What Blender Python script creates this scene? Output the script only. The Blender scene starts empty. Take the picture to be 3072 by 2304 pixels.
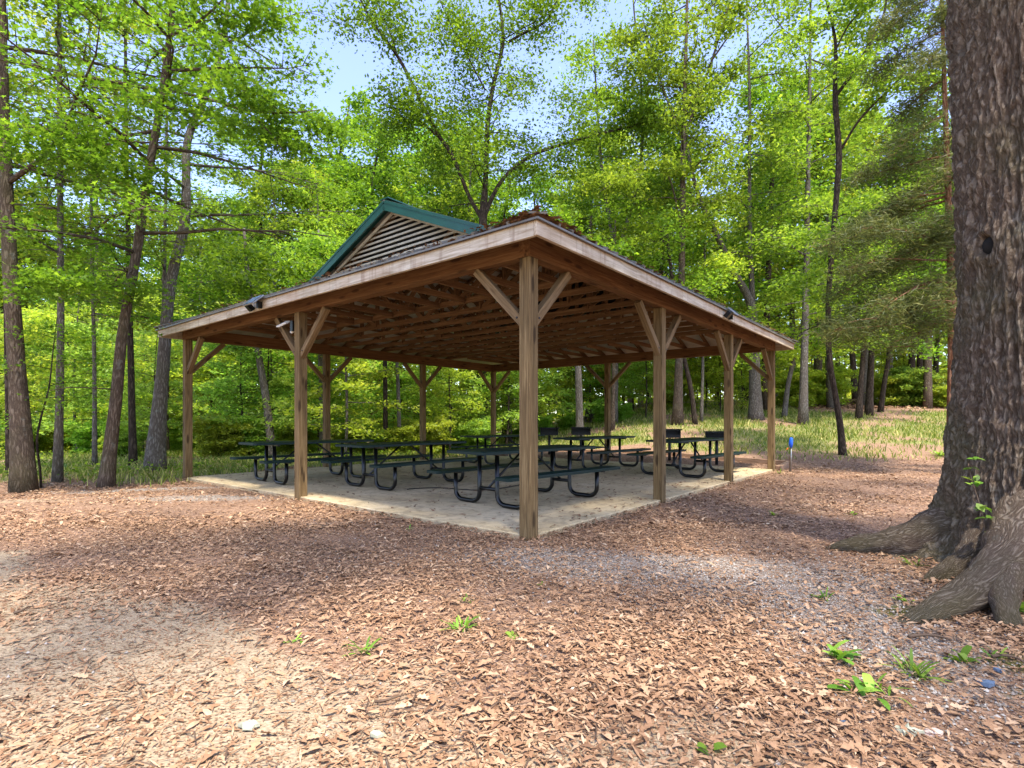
import bpy, math, random
import numpy as np
from mathutils import Vector, Matrix, Euler
random.seed(7); RS = np.random.RandomState(11)
SC = bpy.context.scene; COL = SC.collection
F, HOR, CH = 1618.7, 1260.9, 1.2            # focal length (px of a 3072 frame), horizon row, camera height

# ---------------------------------------------------------------- camera, sky, sun, exposure
cam = bpy.data.cameras.new('camera'); co = bpy.data.objects.new('camera', cam); COL.objects.link(co)
cam.sensor_width = 36; cam.lens = F / 3072 * 36; cam.shift_y = (HOR - 1152) / 3072
cam.clip_start = 0.05; cam.clip_end = 2000
co.location = (0, 0, CH); co.rotation_euler = (math.radians(90), 0, 0); SC.camera = co
SUN = Vector((0.13, -0.42, 1.0)).normalized()
w = bpy.data.worlds.new("World"); SC.world = w; w.use_nodes = True
wn = w.node_tree.nodes; wl = w.node_tree.links
sky = wn.new('ShaderNodeTexSky'); sky.sky_type = 'NISHITA'; sky.sun_disc = False
sky.sun_elevation = math.asin(SUN.z); sky.sun_rotation = math.atan2(SUN.x, SUN.y)
sky.air_density = 1.0; sky.dust_density = 1.2; sky.ozone_density = 2.0
hs = wn.new('ShaderNodeHueSaturation'); hs.inputs['Saturation'].default_value = 1.0; hs.inputs['Hue'].default_value = .518
wl.new(sky.outputs[0], hs.inputs['Color']); wl.new(hs.outputs[0], wn['Background'].inputs[0]); wn['Background'].inputs[1].default_value = 0.15
sl = bpy.data.lights.new('sun', 'SUN'); sl.energy = 2.5; sl.angle = math.radians(4); sl.color = (1, .94, .84)
so = bpy.data.objects.new('sun', sl); COL.objects.link(so); so.rotation_euler = SUN.to_track_quat('Z', 'Y').to_euler()
SC.view_settings.view_transform = 'Standard'; SC.view_settings.look = 'None'; SC.view_settings.gamma = 1
SC.view_settings.exposure = 1.97
SC.cycles.max_bounces = 9; SC.cycles.diffuse_bounces = 6; SC.cycles.transmission_bounces = 4
SC.cycles.transparent_max_bounces = 4; SC.cycles.caustics_reflective = False; SC.cycles.caustics_refractive = False
SC.cycles.sample_clamp_indirect = 6

# ---------------------------------------------------------------- helpers
def px(x, y, d): return np.array([(x - 1536) / F * d, d, CH + (HOR - y) / F * d])
def hashn(i, j, k, s):
    n = (i * 374761393 + j * 668265263 + k * 2147483647 // 7 + s * 1274126177) & 0xffffffff
    n = ((n ^ (n >> 13)) * 1274126177) & 0xffffffff
    return ((n ^ (n >> 16)) & 0xffff) / 65535.0
def vnoise(P, seed=0):
    P = np.asarray(P, float); I = np.floor(P).astype(np.int64); f = P - I; f = f * f * (3 - 2 * f); r = 0
    for a in (0, 1):
        for b in (0, 1):
            for c in (0, 1):
                wgt = (f[..., 0] if a else 1 - f[..., 0]) * (f[..., 1] if b else 1 - f[..., 1]) * (f[..., 2] if c else 1 - f[..., 2])
                r = r + wgt * hashn(I[..., 0] + a, I[..., 1] + b, I[..., 2] + c, seed)
    return r * 2 - 1
def n2(x, y, s=1.0, seed=0): return vnoise(np.stack([np.asarray(x) * s, np.asarray(y) * s, np.zeros_like(np.asarray(x, float))], -1), seed)
def sstep(a, b, x): t = np.clip((x - a) / (b - a), 0, 1); return t * t * (3 - 2 * t)

def G(x, y):
    x = np.asarray(x, float); y = np.asarray(y, float)
    r = x / np.maximum(y, 4)
    k = sstep(-.08, .32, r)
    yy = np.clip(y - 13, 0, None); yy = yy * yy / (yy + 2.5)
    yy = np.where(yy > 24, 24 + (yy - 24) * .15, yy)
    z = k * .112 * yy - (1 - sstep(-.3, .1, r)) * .03 * np.clip(y - 15, 0, 30)
    z = z + .03 * n2(x, y, .35, 3) * sstep(0, 1, np.abs(x) + y * .3) * (1 - inpav(x, y, 1.0)) + .012 * n2(x, y, 1.7, 5) * (1 - inpav(x, y, .6))
    z = z + .10 * np.exp(-((x - 4.05) ** 2 + (y - 4.1) ** 2) / 1.1)
    return z
TH = 0.6846; OX, OY = 0.1703, 5.5025; A, B = 8.8124, 9.5177; HB = 2.8485; OV = 0.4076; FZ = 2.895
def loc(x, y):
    dx = x - OX; dy = y - OY; c, s = math.cos(TH), math.sin(TH)
    return dx * c - dy * s, dx * s + dy * c       # local x (= -a), local y (= b)
def wrl(lx, ly, z=0):
    c, s = math.cos(TH), math.sin(TH); return np.array([OX + lx * c + ly * s, OY - lx * s + ly * c, z])
def inpav(x, y, m):
    lx, ly = loc(x, y)
    d = np.maximum(np.maximum(-A - lx, lx), np.maximum(-ly, ly - B))
    return 1 - sstep(0, m, d)

def tag(o, label=None, cat=None, group=None, kind=None):
    if label: o['label'] = label
    if cat: o['category'] = cat
    if group: o['group'] = group
    if kind: o['kind'] = kind
    return o
def empty(name, l, rz=0):
    o = bpy.data.objects.new(name, None); COL.objects.link(o); o.location = l; o.rotation_euler.z = rz; o.empty_display_size = .1
    return o
class MB:
    def __init__(s): s.v = []; s.f = []; s.g = []; s.sm = False
    def add(s, vs, fs, gc=None):
        n = len(s.v); s.v += [tuple(map(float, q)) for q in vs]; s.f += [tuple(i + n for i in f) for f in fs]
        if gc is None: gc = vs
        s.g += [tuple(map(float, q)) for q in gc]; return s
    def bar(s, p, q, w, h, up=(0, 0, 1)):
        """board from p to q, width w (sideways) height h (along up)"""
        p = Vector(p); q = Vector(q); d = (q - p); L = d.length; d = d / L; up = Vector(up)
        if abs(d.dot(up)) > .99: up = Vector((0, 1, 0))
        sd = d.cross(up).normalized(); u2 = sd.cross(d).normalized(); vs = []; gc = []; r = [random.uniform(0, 50) for _ in range(3)]
        for e, l in ((p, 0), (q, L)):
            for a, b in ((-1, -1), (1, -1), (1, 1), (-1, 1)):
                vs.append(e + sd * (a * w / 2) + u2 * (b * h / 2)); gc.append((l + r[0], a * w / 2 + r[1], b * h / 2 + r[2]))
        return s.add(vs, [(0, 3, 2, 1), (4, 5, 6, 7), (0, 1, 5, 4), (1, 2, 6, 5), (2, 3, 7, 6), (3, 0, 4, 7)], gc)
    def box(s, x0, x1, y0, y1, z0, z1):
        return s.bar((x0, (y0 + y1) / 2, (z0 + z1) / 2), (x1, (y0 + y1) / 2, (z0 + z1) / 2), y1 - y0, z1 - z0)
    def tube(s, pts, rad, n=8, cap=True, wob=0):
        pts = [Vector(p) for p in pts]; m = len(pts)
        if not hasattr(rad, '__len__'): rad = [rad] * m
        base = len(s.v); ref = None; L = 0; ro = random.uniform(0, 60)
        for i, p in enumerate(pts):
            t = (pts[min(i + 1, m - 1)] - pts[max(i - 1, 0)]).normalized()
            if ref is None: ref = Vector((1, 0, 0)) if abs(t.x) < .8 else Vector((0, 1, 0))
            ref = (ref - t * ref.dot(t)).normalized(); b = t.cross(ref)
            if i: L += (p - pts[i - 1]).length
            for k in range(n):
                a = 2 * math.pi * k / n; rr = rad[i] * (1 + (random.uniform(-wob, wob) if wob else 0))
                s.v.append(tuple(p + (ref * math.cos(a) + b * math.sin(a)) * rr))
                s.g.append((L + ro, math.cos(a) * rad[i] + ro, math.sin(a) * rad[i]))
        for i in range(m - 1):
            for k in range(n):
                a = base + i * n + k; c = base + i * n + (k + 1) % n; s.f.append((a, c, c + n, a + n))
        if cap: s.f.append(tuple(base + k for k in range(n))[::-1]); s.f.append(tuple(base + (m - 1) * n + k for k in range(n)))
        return s
    def build(s, name, mat, parent=None, smooth=False, bevel=0):
        me = bpy.data.meshes.new(name); me.from_pydata(s.v, [], s.f)
        at = me.attributes.new('gc', 'FLOAT_VECTOR', 'POINT'); at.data.foreach_set('vector', np.array(s.g, 'f').ravel())
        me.materials.append(mat); o = bpy.data.objects.new(name, me); COL.objects.link(o)
        if smooth or s.sm: me.shade_smooth()
        if parent: o.parent = parent
        if bevel:
            m = o.modifiers.new('bevel', 'BEVEL'); m.width = bevel; m.segments = 1; m.limit_method = 'ANGLE'
        return o
def fastmesh(name, V, faces_flat, counts, mat, attrs=None, smooth=False, parent=None):
    """V (n,3); faces_flat vertex ids; counts loops per face; attrs {name: per-face float}"""
    me = bpy.data.meshes.new(name); me.vertices.add(len(V)); me.vertices.foreach_set('co', np.asarray(V, 'f').ravel())
    me.loops.add(len(faces_flat)); me.loops.foreach_set('vertex_index', np.asarray(faces_flat, 'i'))
    counts = np.asarray(counts, 'i'); st = np.concatenate([[0], np.cumsum(counts)[:-1]]).astype('i')
    me.polygons.add(len(counts)); me.polygons.foreach_set('loop_start', st); me.polygons.foreach_set('loop_total', counts)
    for k, a in (attrs or {}).items():
        at = me.attributes.new(k, 'FLOAT', 'FACE' if len(a) == len(counts) else 'POINT'); at.data.foreach_set('value', np.asarray(a, 'f'))
    me.update(calc_edges=True); me.validate()
    if smooth: me.shade_smooth()
    if mat: me.materials.append(mat)
    o = bpy.data.objects.new(name, me); COL.objects.link(o)
    if parent: o.parent = parent
    return o
def copytree(o, parent=None):
    c = o.copy(); COL.objects.link(c); c.parent = parent
    for ch in o.children: copytree(ch, c)
    return c

# ---------------------------------------------------------------- materials
class NT:
    def __init__(s, name):
        s.m = bpy.data.materials.new(name); s.m.use_nodes = True; s.t = s.m.node_tree; s.b = s.t.nodes['Principled BSDF']; s.out = s.t.nodes['Material Output']
    def n(s, t, **k):
        q = s.t.nodes.new('ShaderNode' + t)
        for a, v in k.items():
            if a.startswith('i_'): q.inputs[a[2:].replace('_', ' ')].default_value = v
            else: setattr(q, a, v)
        return q
    def l(s, a, b): s.t.links.new(a, b); return s
    def attr(s, name, o='Fac'): return s.n('Attribute', attribute_name=name).outputs[o]
    def map(s, v, sc):
        q = s.n('Mapping'); q.inputs['Scale'].default_value = sc; s.l(v, q.inputs[0]); return q.outputs[0]
    def noise(s, v, scale, det=4, rough=.55, dist=0):
        q = s.n('TexNoise'); q.inputs['Scale'].default_value = scale; q.inputs['Detail'].default_value = det; q.inputs['Roughness'].default_value = rough; q.inputs['Distortion'].default_value = dist
        if v is not None: s.l(v, q.inputs['Vector'])
        return q.outputs[0]
    def ramp(s, v, stops):
        q = s.n('ValToRGB'); e = q.color_ramp.elements
        while len(e) < len(stops): e.new(.5)
        for i, (p, c) in enumerate(stops):
            e[i].position = p; e[i].color = (*c, 1) if hasattr(c, '__len__') else (c, c, c, 1)
        s.l(v, q.inputs[0]); return q.outputs[0]
    def mix(s, f, a, b, mode='MIX'):
        q = s.n('Mix', data_type='RGBA', blend_type=mode)
        for v, i in ((f, 0), (a, 6), (b, 7)):
            if hasattr(v, 'node'): s.l(v, q.inputs[i])
            elif hasattr(v, '__len__'): q.inputs[i].default_value = (*v, 1)
            else: q.inputs[i].default_value = v
        return q.outputs[2]
    def math(s, op, a, b=0.0):
        q = s.n('Math', operation=op)
        for v, i in ((a, 0), (b, 1)):
            if hasattr(v, 'node'): s.l(v, q.inputs[i])
            else: q.inputs[i].default_value = v
        return q.outputs[0]
    def fin(s, col, rough=.8, bump=None, bs=.3, bd=.01, spec=.3, metal=0):
        if hasattr(col, 'node'): s.l(col, s.b.inputs['Base Color'])
        else: s.b.inputs['Base Color'].default_value = (*col, 1)
        if hasattr(rough, 'node'): s.l(rough, s.b.inputs['Roughness'])
        else: s.b.inputs['Roughness'].default_value = rough
        s.b.inputs['Specular IOR Level'].default_value = spec; s.b.inputs['Metallic'].default_value = metal
        if bump is not None:
            q = s.n('Bump'); q.inputs['Strength'].default_value = bs; q.inputs['Distance'].default_value = bd
            s.l(bump, q.inputs['Height']); s.l(q.outputs[0], s.b.inputs['Normal'])
        return s.m
def wood(name, dark, mid, light, stain=.5, knots=True):
    t = NT(name); g = t.attr('gc', 'Vector')
    gr = t.noise(t.map(g, (1.1, 26, 26)), 1.6, 6, .65, .8); big = t.noise(t.map(g, (.7, 4, 4)), 1.3, 3)
    c = t.ramp(gr, [(.25, dark), (.5, mid), (.75, light)])
    c = t.mix(t.ramp(big, [(.35, 0.0), (.75, stain)]), c, dark)
    hgt = gr
    if knots:
        v = t.n('TexVoronoi'); v.inputs['Scale'].default_value = 1; t.l(t.map(g, (2.2, 9, 9)), v.inputs['Vector'])
        k = t.ramp(v.outputs['Distance'], [(.15, 1.0), (.25, 0.0)]); c = t.mix(t.math('MULTIPLY', k, .75), c, (dark[0] * .5, dark[1] * .4, dark[2] * .35))
    fine = t.noise(t.map(g, (3, 120, 120)), 1, 3); c = t.mix(t.ramp(fine, [(.6, 0.0), (.75, .35)]), c, (dark[0] * .6, dark[1] * .6, dark[2] * .6))
    return t.fin(c, .85, t.math('ADD', hgt, fine), .35, .004, .2)
M_post = wood('weathered_post_wood', (.045, .028, .012), (.175, .110, .046), (.36, .25, .12), .5)
M_beam = wood('reddish_beam_wood', (.06, .026, .010), (.165, .078, .030), (.27, .15, .066), .55)
M_truss = wood('truss_wood', (.075, .036, .015), (.185, .10, .045), (.31, .19, .098), .5, False)
M_brace = wood('brace_wood', (.07, .042, .018), (.19, .12, .056), (.34, .235, .125), .5)
def fasciamat():
    t = NT('faded_fascia_paint'); g = t.attr('gc', 'Vector')
    gr = t.noise(t.map(g, (1.2, 18, 18)), 1.5, 6, .65, .5); st = t.noise(t.map(g, (14, 1.5, 1.5)), 1, 4, .6); big = t.noise(t.map(g, (1.2, 1, 1)), 1.2, 3)
    c = t.ramp(gr, [(.3, (.24, .18, .11)), (.48, (.46, .39, .29)), (.68, (.64, .57, .45))])
    c = t.mix(t.ramp(st, [(.52, 0.0), (.72, .55)]), c, (.16, .09, .06)); c = t.mix(t.ramp(big, [(.45, 0.0), (.7, .35)]), c, (.34, .19, .10))
    return t.fin(c, .8, gr, .3, .004, .25)
M_fascia = fasciamat()
def simple(name, col, rough=.5, var=.2, scale=8, metal=0, spec=.4, bump=0):
    t = NT(name); o = t.n('TexCoord').outputs['Object']; n = t.noise(o, scale, 5, .6)
    c = t.mix(t.ramp(n, [(.3, 0.0), (.7, 1.0)]), tuple(q * (1 - var) for q in col), tuple(min(1, q * (1 + var)) for q in col))
    return t.fin(c, rough, n if bump else None, .3, bump or .001, spec, metal)
M_green = simple('green_painted_metal', (.009, .062, .050), .38, .12, 3, 0, .5)
M_rooftop = simple('weathered_roof_metal', (.13, .12, .10), .45, .2, 2, 0, .5)
M_under = simple('pale_sheet_underside', (.42, .38, .33), .6, .3, 1.5)
M_louver = simple('cream_louver', (.50, .44, .34), .6, .15, 6)
M_vinyl = simple('dark_green_coated_steel', (.003, .016, .013), .5, .25, 40, 0, .25, .0004)
M_black = simple('black_powder_coat', (.003, .003, .003), .3, .3, 10, 0, .4)
M_iron = simple('sooty_iron', (.010, .010, .012), .6, .4, 14, 0, .4, .002)
M_steel = simple('dull_steel', (.35, .35, .34), .4, .15, 20, .8)
M_panel = simple('solar_cells', (.02, .03, .06), .15, .3, 30, 0, .6)
M_white = simple('white_lamp_plastic', (.75, .75, .72), .4, .05, 10)
M_blue = simple('blue_plastic', (.01, .10, .62), .35, .25, 12)
M_orange = simple('orange_tape', (.75, .14, .02), .5, .1, 10)
M_scrap = simple('grey_blue_scrap', (.09, .13, .19), .55, .2, 20)
M_shade = simple('painted_shade', (.01, .008, .006), .95, .1, 10)  # near-black standing in for shade behind the louvres and in the knot
def concretemat():
    t = NT('tan_concrete'); o = t.n('TexCoord').outputs['Object']
    a = t.noise(o, .9, 5, .6); b = t.noise(o, 9, 5, .65); c3 = t.noise(o, 70, 3)
    c = t.ramp(a, [(.3, (.42, .31, .165)), (.5, (.53, .41, .235)), (.7, (.61, .49, .305))])
    c = t.mix(t.ramp(b, [(.46, 0.0), (.68, .6)]), c, (.22, .165, .10)); c = t.mix(t.ramp(c3, [(.55, 0.0), (.8, .4)]), c, (.20, .17, .13))
    return t.fin(c, .85, c3, .25, .003, .25)
M_conc = concretemat()
def leafmat(name, c1, c2, c3, trans=.55, rough=.5):
    t = NT(name); r = t.attr('rnd'); c = t.ramp(r, [(0, c1), (.5, c2), (.9, c3), (1, tuple(min(1, q * 1.5) for q in c3))])
    oi = t.n('ObjectInfo').outputs['Random']; hs = t.n('HueSaturation'); t.l(c, hs.inputs['Color'])
    t.l(t.math('ADD', t.math('MULTIPLY', oi, .022), .489), hs.inputs['Hue']); t.l(t.math('ADD', t.math('MULTIPLY', oi, .4), .8), hs.inputs['Value'])
    t.fin(hs.outputs[0], rough, None, spec=.25)
    tr = t.n('BsdfTranslucent'); br = t.n('HueSaturation'); br.inputs['Hue'].default_value = .485; br.inputs['Value'].default_value = 1.9; br.inputs['Saturation'].default_value = 1.05
    t.l(hs.outputs[0], br.inputs['Color']); t.l(br.outputs[0], tr.inputs[0])
    mx = t.n('MixShader'); mx.inputs[0].default_value = trans; t.l(t.b.outputs[0], mx.inputs[1]); t.l(tr.outputs[0], mx.inputs[2]); t.l(mx.outputs[0], t.out.inputs[0]); return t.m
L_maple = leafmat('maple_leaf_green', (.045, .105, .010), (.085, .175, .016), (.16, .27, .026))
L_bright = leafmat('bright_leaf_green', (.07, .14, .014), (.125, .215, .022), (.22, .31, .035))
L_yell = leafmat('yellow_green_leaf', (.13, .20, .02), (.215, .29, .03), (.33, .37, .05))
L_under = leafmat('understory_leaf_green', (.10, .19, .025), (.17, .29, .04), (.27, .40, .07), .6)
L_oak = leafmat('oak_leaf_green', (.05, .11, .018), (.085, .17, .025), (.13, .24, .035))
L_cedar = leafmat('olive_cedar_scale', (.045, .07, .018), (.10, .13, .032), (.19, .20, .06), .4)
L_grass = leafmat('grass_green', (.08, .13, .02), (.17, .22, .03), (.38, .34, .12), .4)
L_weed = leafmat('weed_green', (.07, .15, .015), (.13, .25, .025), (.24, .36, .05), .3)
def barkmat(name, dark, mid, light, sc=1.0, moss=0, lich=0, bd=.03):
    t = NT(name); g = t.attr('gc', 'Vector')
    wv = t.mix(.25, t.map(g, (1.0, 1, 1)), t.n('TexNoise', i_Scale=4.0).outputs[1], 'ADD')
    q = t.n('TexNoise'); q.noise_type = 'RIDGED_MULTIFRACTAL'; q.inputs['Scale'].default_value = 1; q.inputs['Detail'].default_value = 5; q.inputs['Roughness'].default_value = .55; q.inputs['Offset'].default_value = .9; q.inputs['Gain'].default_value = 1.6
    t.l(t.map(wv, (3.2 * sc, 13 * sc, 13 * sc)), q.inputs['Vector']); fur = t.ramp(q.outputs[0], [(.15, 1.0), (.95, 0.0)])
    nn = t.noise(t.map(g, (9 * sc, 30 * sc, 30 * sc)), 1.5, 6, .7, .4); big = t.noise(g, 1.3, 3)
    h = t.math('ADD', t.math('MULTIPLY', fur, .5), t.math('MULTIPLY', nn, .95))
    c = t.ramp(h, [(.28, dark), (.62, mid), (1.0, light)])
    if moss: c = t.mix(t.ramp(big, [(.5, 0.0), (.68, moss)]), c, (.10, .11, .035))
    if lich:
        ln = t.noise(g, 5, 5, .7); c = t.mix(t.ramp(ln, [(.60, 0.0), (.66, lich)]), c, (.30, .34, .30))
    return t.fin(c, .95, h, .9, bd, .1)
B_big = barkmat('furrowed_oak_bark', (.085, .055, .036), (.195, .142, .10), (.36, .285, .21), 3.6, .30, .18, .05)
B_brown = barkmat('brown_bark', (.05, .035, .025), (.105, .075, .053), (.19, .145, .105), 2.2, .2, .2)
B_grey = barkmat('grey_bark', (.06, .05, .04), (.125, .105, .086), (.23, .205, .175), 2.2, .15, .3)
B_dark = barkmat('dark_bark', (.018, .013, .010), (.05, .036, .026), (.10, .075, .055), 1.6)
B_red = barkmat('reddish_cedar_bark', (.09, .035, .02), (.24, .115, .065), (.38, .22, .14), 1.5)
def groundmat():
    t = NT('forest_floor'); o = t.n('TexCoord').outputs['Object']
    sand = t.attr('sand'); grass = t.attr('grass'); grav = t.attr('gravel'); moss = t.attr('moss')
    n1 = t.noise(o, 1.5, 5, .6); nf = t.noise(o, 38, 4, .7); nl = t.noise(o, 14, 5, .7); ns = t.noise(o, 160, 2)
    lit = t.ramp(nf, [(.3, (.09, .048, .027)), (.48, (.24, .14, .085)), (.6, (.37, .24, .155)), (.75, (.48, .35, .25))])
    lit = t.mix(t.ramp(nl, [(.45, 0.0), (.7, .5)]), lit, (.20, .115, .075))
    sd = t.ramp(nl, [(.3, (.27, .195, .12)), (.55, (.35, .265, .17)), (.75, (.42, .33, .22))]); sd = t.mix(t.ramp(ns, [(.55, 0.0), (.7, .4)]), sd, (.27, .18, .12))
    v = t.n('TexVoronoi'); v.inputs['Scale'].default_value = 60; t.l(o, v.inputs['Vector'])
    gv = t.ramp(v.outputs['Color'], [(.2, (.20, .16, .12)), (.5, (.30, .255, .205)), (.8, (.41, .365, .31))]); gv = t.mix(t.ramp(nf, [(.45, .1), (.6, .8)]), gv, (.24, .16, .115))
    gs = t.ramp(nf, [(.3, (.05, .08, .015)), (.5, (.13, .19, .028)), (.7, (.26, .30, .06))]); gs = t.mix(t.ramp(nl, [(.42, 0.0), (.6, .85)]), gs, (.27, .19, .11))
    def edge(m, lo=.35, hi=.65):
        s = t.math('ADD', m, t.math('MULTIPLY', t.math('SUBTRACT', nl, .5), .9)); return t.ramp(s, [(lo, 0.0), (hi, 1.0)])
    c = t.mix(edge(sand), lit, sd); c = t.mix(edge(grav), c, gv); c = t.mix(edge(grass), c, gs); c = t.mix(edge(moss), c, (.085, .085, .02))
    return t.fin(c, .95, t.math('ADD', nf, v.outputs['Distance']), .6, .02, .15)
M_ground = groundmat()
def littermat(name, stops):
    t = NT(name); c = t.ramp(t.attr('rnd'), stops); o = t.n('TexCoord').outputs['Object']
    c = t.mix(t.ramp(t.noise(o, 60, 3), [(.4, 0.0), (.7, .4)]), c, (.12, .065, .04))
    return t.fin(c, .7, None, spec=.25)
M_litter = littermat('dry_leaf_brown', [(0, (.12, .058, .028)), (.3, (.27, .145, .073)), (.6, (.39, .23, .124)), (.88, (.51, .345, .21)), (1, (.63, .49, .33))])
M_stone = littermat('grey_gravel', [(0, (.12, .10, .08)), (.5, (.27, .235, .195)), (.85, (.39, .35, .30)), (1, (.48, .44, .38))])
M_twig = littermat('dead_twig', [(0, (.10, .065, .04)), (1, (.34, .26, .19))])

# ---------------------------------------------------------------- ground regions and sheet
def regions(x, y):
    r = x / np.maximum(y, .5)
    wob = n2(x, y, .9, 21) * .5 + n2(x, y, 2.7, 22) * .25
    sand = 1 - sstep(-.45, .45, y - (3.05 - .55 * (x + 1.6) + wob * .9)); sand *= (1 - sstep(-.9, .5, x - 0 - .3 * wob))
    sand = np.maximum(sand, .85 * np.exp(-(((x + .55) / .42) ** 2 + ((y - 2.5) / .22) ** 2)))
    sand = np.maximum(sand, .75 * (1 - sstep(1.9, 2.45, y + wob * .4)) * (1 - sstep(.6, 1.7, x)))
    sand = np.maximum(sand, .6 * np.exp(-(((x + 7.5) / 1.6) ** 2 + ((y - 8.1) / .35) ** 2)))
    grav = .95 * np.exp(-(((x - .6) / 1.25) ** 2 + ((y - 4.7 + .18 * x) / .55) ** 2)) + .8 * np.exp(-(((x - 2.0) / 1.1) ** 2 + ((y - 4.0) / .75) ** 2)) + .66 * np.exp(-(((x - 2.0) / .6) ** 2 + ((y - 2.9) / .8) ** 2))
    grav = grav + 1.1 * np.exp(-(((x + 4.8) / 1.1) ** 2 + ((y - 8.25) / .35) ** 2)) + 1.1 * np.exp(-(((x + 6.3) / 1.2) ** 2 + ((y - 9.3 - .3 * (x + 6.3)) / .22) ** 2)) + .5 * np.exp(-(((x + 2.2) / .5) ** 2 + ((y - 6.2) / .25) ** 2))
    gb = np.where(r < -.25, 9.7 + 1.0 * sstep(-.95, -.5, r) + .3 * (r < -.5), 14.8)
    gb = np.where((r >= -.6) & (r < -.1), 14.0 - 3.6 * sstep(-.38, -.6, r), gb)
    grass = sstep(-.7, .9, y + wob * 1.3 - gb - .6 * n2(x, y, .45, 33)) * .95
    lx, ly = loc(x, y); bed = (lx < .2) & (lx > -A - .2) & (ly > B - .3) & (ly < B + 1.4)
    grass = np.where(bed, 0, grass)
    brown = sstep(28, 31, y + 2 * wob) * sstep(.5, .6, r); grass = grass * (1 - .9 * brown)
    grass = grass * np.clip(.70 + .75 * n2(x, y, .5, 31) + .25 * n2(x, y, 1.4, 32), .12, 1)
    grass = grass * np.where(r > -.1, .45 + .55 * sstep(14.5, 19, y + wob * 2), 1)
    moss = .75 * np.exp(-(((x - 2.45) / .3) ** 2 + ((y - 3.35) / .2) ** 2)) + .7 * np.exp(-(((x - 2.55) / .35) ** 2 + ((y - 2.65) / .16) ** 2)) + .55 * np.exp(-(((x - 2.3) / .25) ** 2 + ((y - 2.35) / .1) ** 2))
    return np.clip(sand * (.86 + .3 * n2(x, y, 1.3, 23)), 0, 1), np.clip(grav, 0, 1), np.clip(grass, 0, 1), np.clip(moss, 0, 1)
def make_ground():
    t = np.linspace(-1, 1, 420); xs = np.sign(t) * (np.abs(t) * 12 + np.abs(t) ** 7 * 400)
    t = np.linspace(0, 1, 520); ys = -12 + t * 30 + t ** 9 * 500; ys = np.concatenate([[-300, -120, -40], ys])
    X, Y = np.meshgrid(xs, ys); Z = G(X, Y) - .055 * inpav(X, Y, .12)
    V = np.stack([X, Y, Z], -1).reshape(-1, 3); nx = len(xs); ny = len(ys)
    i = (np.arange(ny - 1)[:, None] * nx + np.arange(nx - 1)[None, :]).ravel(); fl = np.stack([i, i + 1, i + nx + 1, i + nx], -1).ravel()
    s, g, gr, mo = regions(X.ravel(), Y.ravel())
    o = fastmesh('ground', V, fl, np.full(len(i), 4), M_ground, dict(sand=s, gravel=g, grass=gr, moss=mo), True); tag(o, kind='structure')
make_ground()

# ---------------------------------------------------------------- pavilion (local frame: near post at origin, x = -a, y = b)
PAV = empty('pavilion', (OX, OY, 0), -TH)
tag(PAV, 'open timber picnic pavilion with green metal gable roof on a concrete slab', 'pavilion')
sb = MB(); e = .045

gx = [-A - e, -A * 2 / 3, -A / 3, e]; gy = [-e, B / 3, B * 2 / 3, B + e]
for i in range(3):
    for j in range(3): sb.box(gx[i] + (.005 if i else 0), gx[i + 1] - (.005 if i < 2 else 0), gy[j] + (.005 if j else 0), gy[j + 1] - (.005 if j < 2 else 0), -.16, .035 + .0005 * (i + j))
tag(sb.build('concrete_slab', M_conc, None, bevel=.008), kind='structure'); so_ = bpy.data.objects['concrete_slab']; so_.location = (OX, OY, 0); so_.rotation_euler.z = -TH
PW = .14
posts = [(0, 0), (-A / 2, 0), (-A, 0), (0, B / 3), (0, 2 * B / 3), (0, B), (-A, B / 3), (-A, 2 * B / 3), (-A, B), (-A / 2, B)]
for i, (x, y) in enumerate(posts):
    m = MB(); m.bar((x, y, -.1), (x, y, HB), PW, PW, (0, 1, 0)); m.build('post', M_post, PAV, bevel=.006)
    dirs = []
    if x in (0, -A):
        if y > 0.01: dirs.append((0, -1))
        if y < B - .01: dirs.append((0, 1))
    if y in (0, B):
        if x < -.01: dirs.append((1, 0))
        if x > -A + .01: dirs.append((-1, 0))
    for dx, dy in dirs:
        m = MB(); s_ = .66; p = Vector((x + dx * .03, y + dy * .03, HB - s_ - .02)); q = Vector((x + dx * (s_ + .05), y + dy * (s_ + .05), HB - .012))
        m.bar(p, q, .088, .088); br_ = m.build('brace', M_brace, PAV, bevel=.004)
        pm = p.lerp(q, .13); sd = Vector((dy, -dx, 0)); sg = 1 if (sd.x + -sd.y) > 0 else -1
        mb_ = MB(); mb_.tube([pm + sd * sg * .03, pm + sd * sg * .052], .011, 8); mb_.build('bolt', M_iron, br_)
h2 = PW / 2; BH = .235
for nm, p, q in (('beam', (-A + h2, 0), (-h2, 0)), ('beam', (-A + h2, B), (-h2, B)), ('beam', (0, -h2 - .004), (0, B + h2 + .004)), ('beam', (-A, -h2 - .004), (-A, B + h2 + .004))):
    m = MB(); m.bar((*p, HB + BH / 2 + .002), (*q, HB + BH / 2 + .002), PW if p[1] != -h2 - .004 else PW + .004, BH); m.build('beam', M_beam, PAV, bevel=.003)
# fascia boards, end to end, with visible joints
def boards(fix, a, b, axis, n):
    for k in range(n):
        s0 = a + (b - a) * k / n + (.002 if k else 0); s1 = a + (b - a) * (k + 1) / n; m = MB(); z = FZ + .07 + random.uniform(-.002, .002)
        if axis == 'x': m.bar((s0, fix, z), (s1, fix, z), .038, .14)
        else: m.bar((fix, s0, z), (fix, s1, z), .038, .14)
        m.build('fascia', M_fascia, PAV, bevel=.003)
of = OV - .019
boards(-of, -A - OV, OV - .04, 'x', 3); boards(B + of, -A - OV + .04, OV - .04, 'x', 3); boards(of, -OV, B + OV, 'y', 3); boards(-A - of, -OV + .04, B + OV, 'y', 3)
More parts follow.
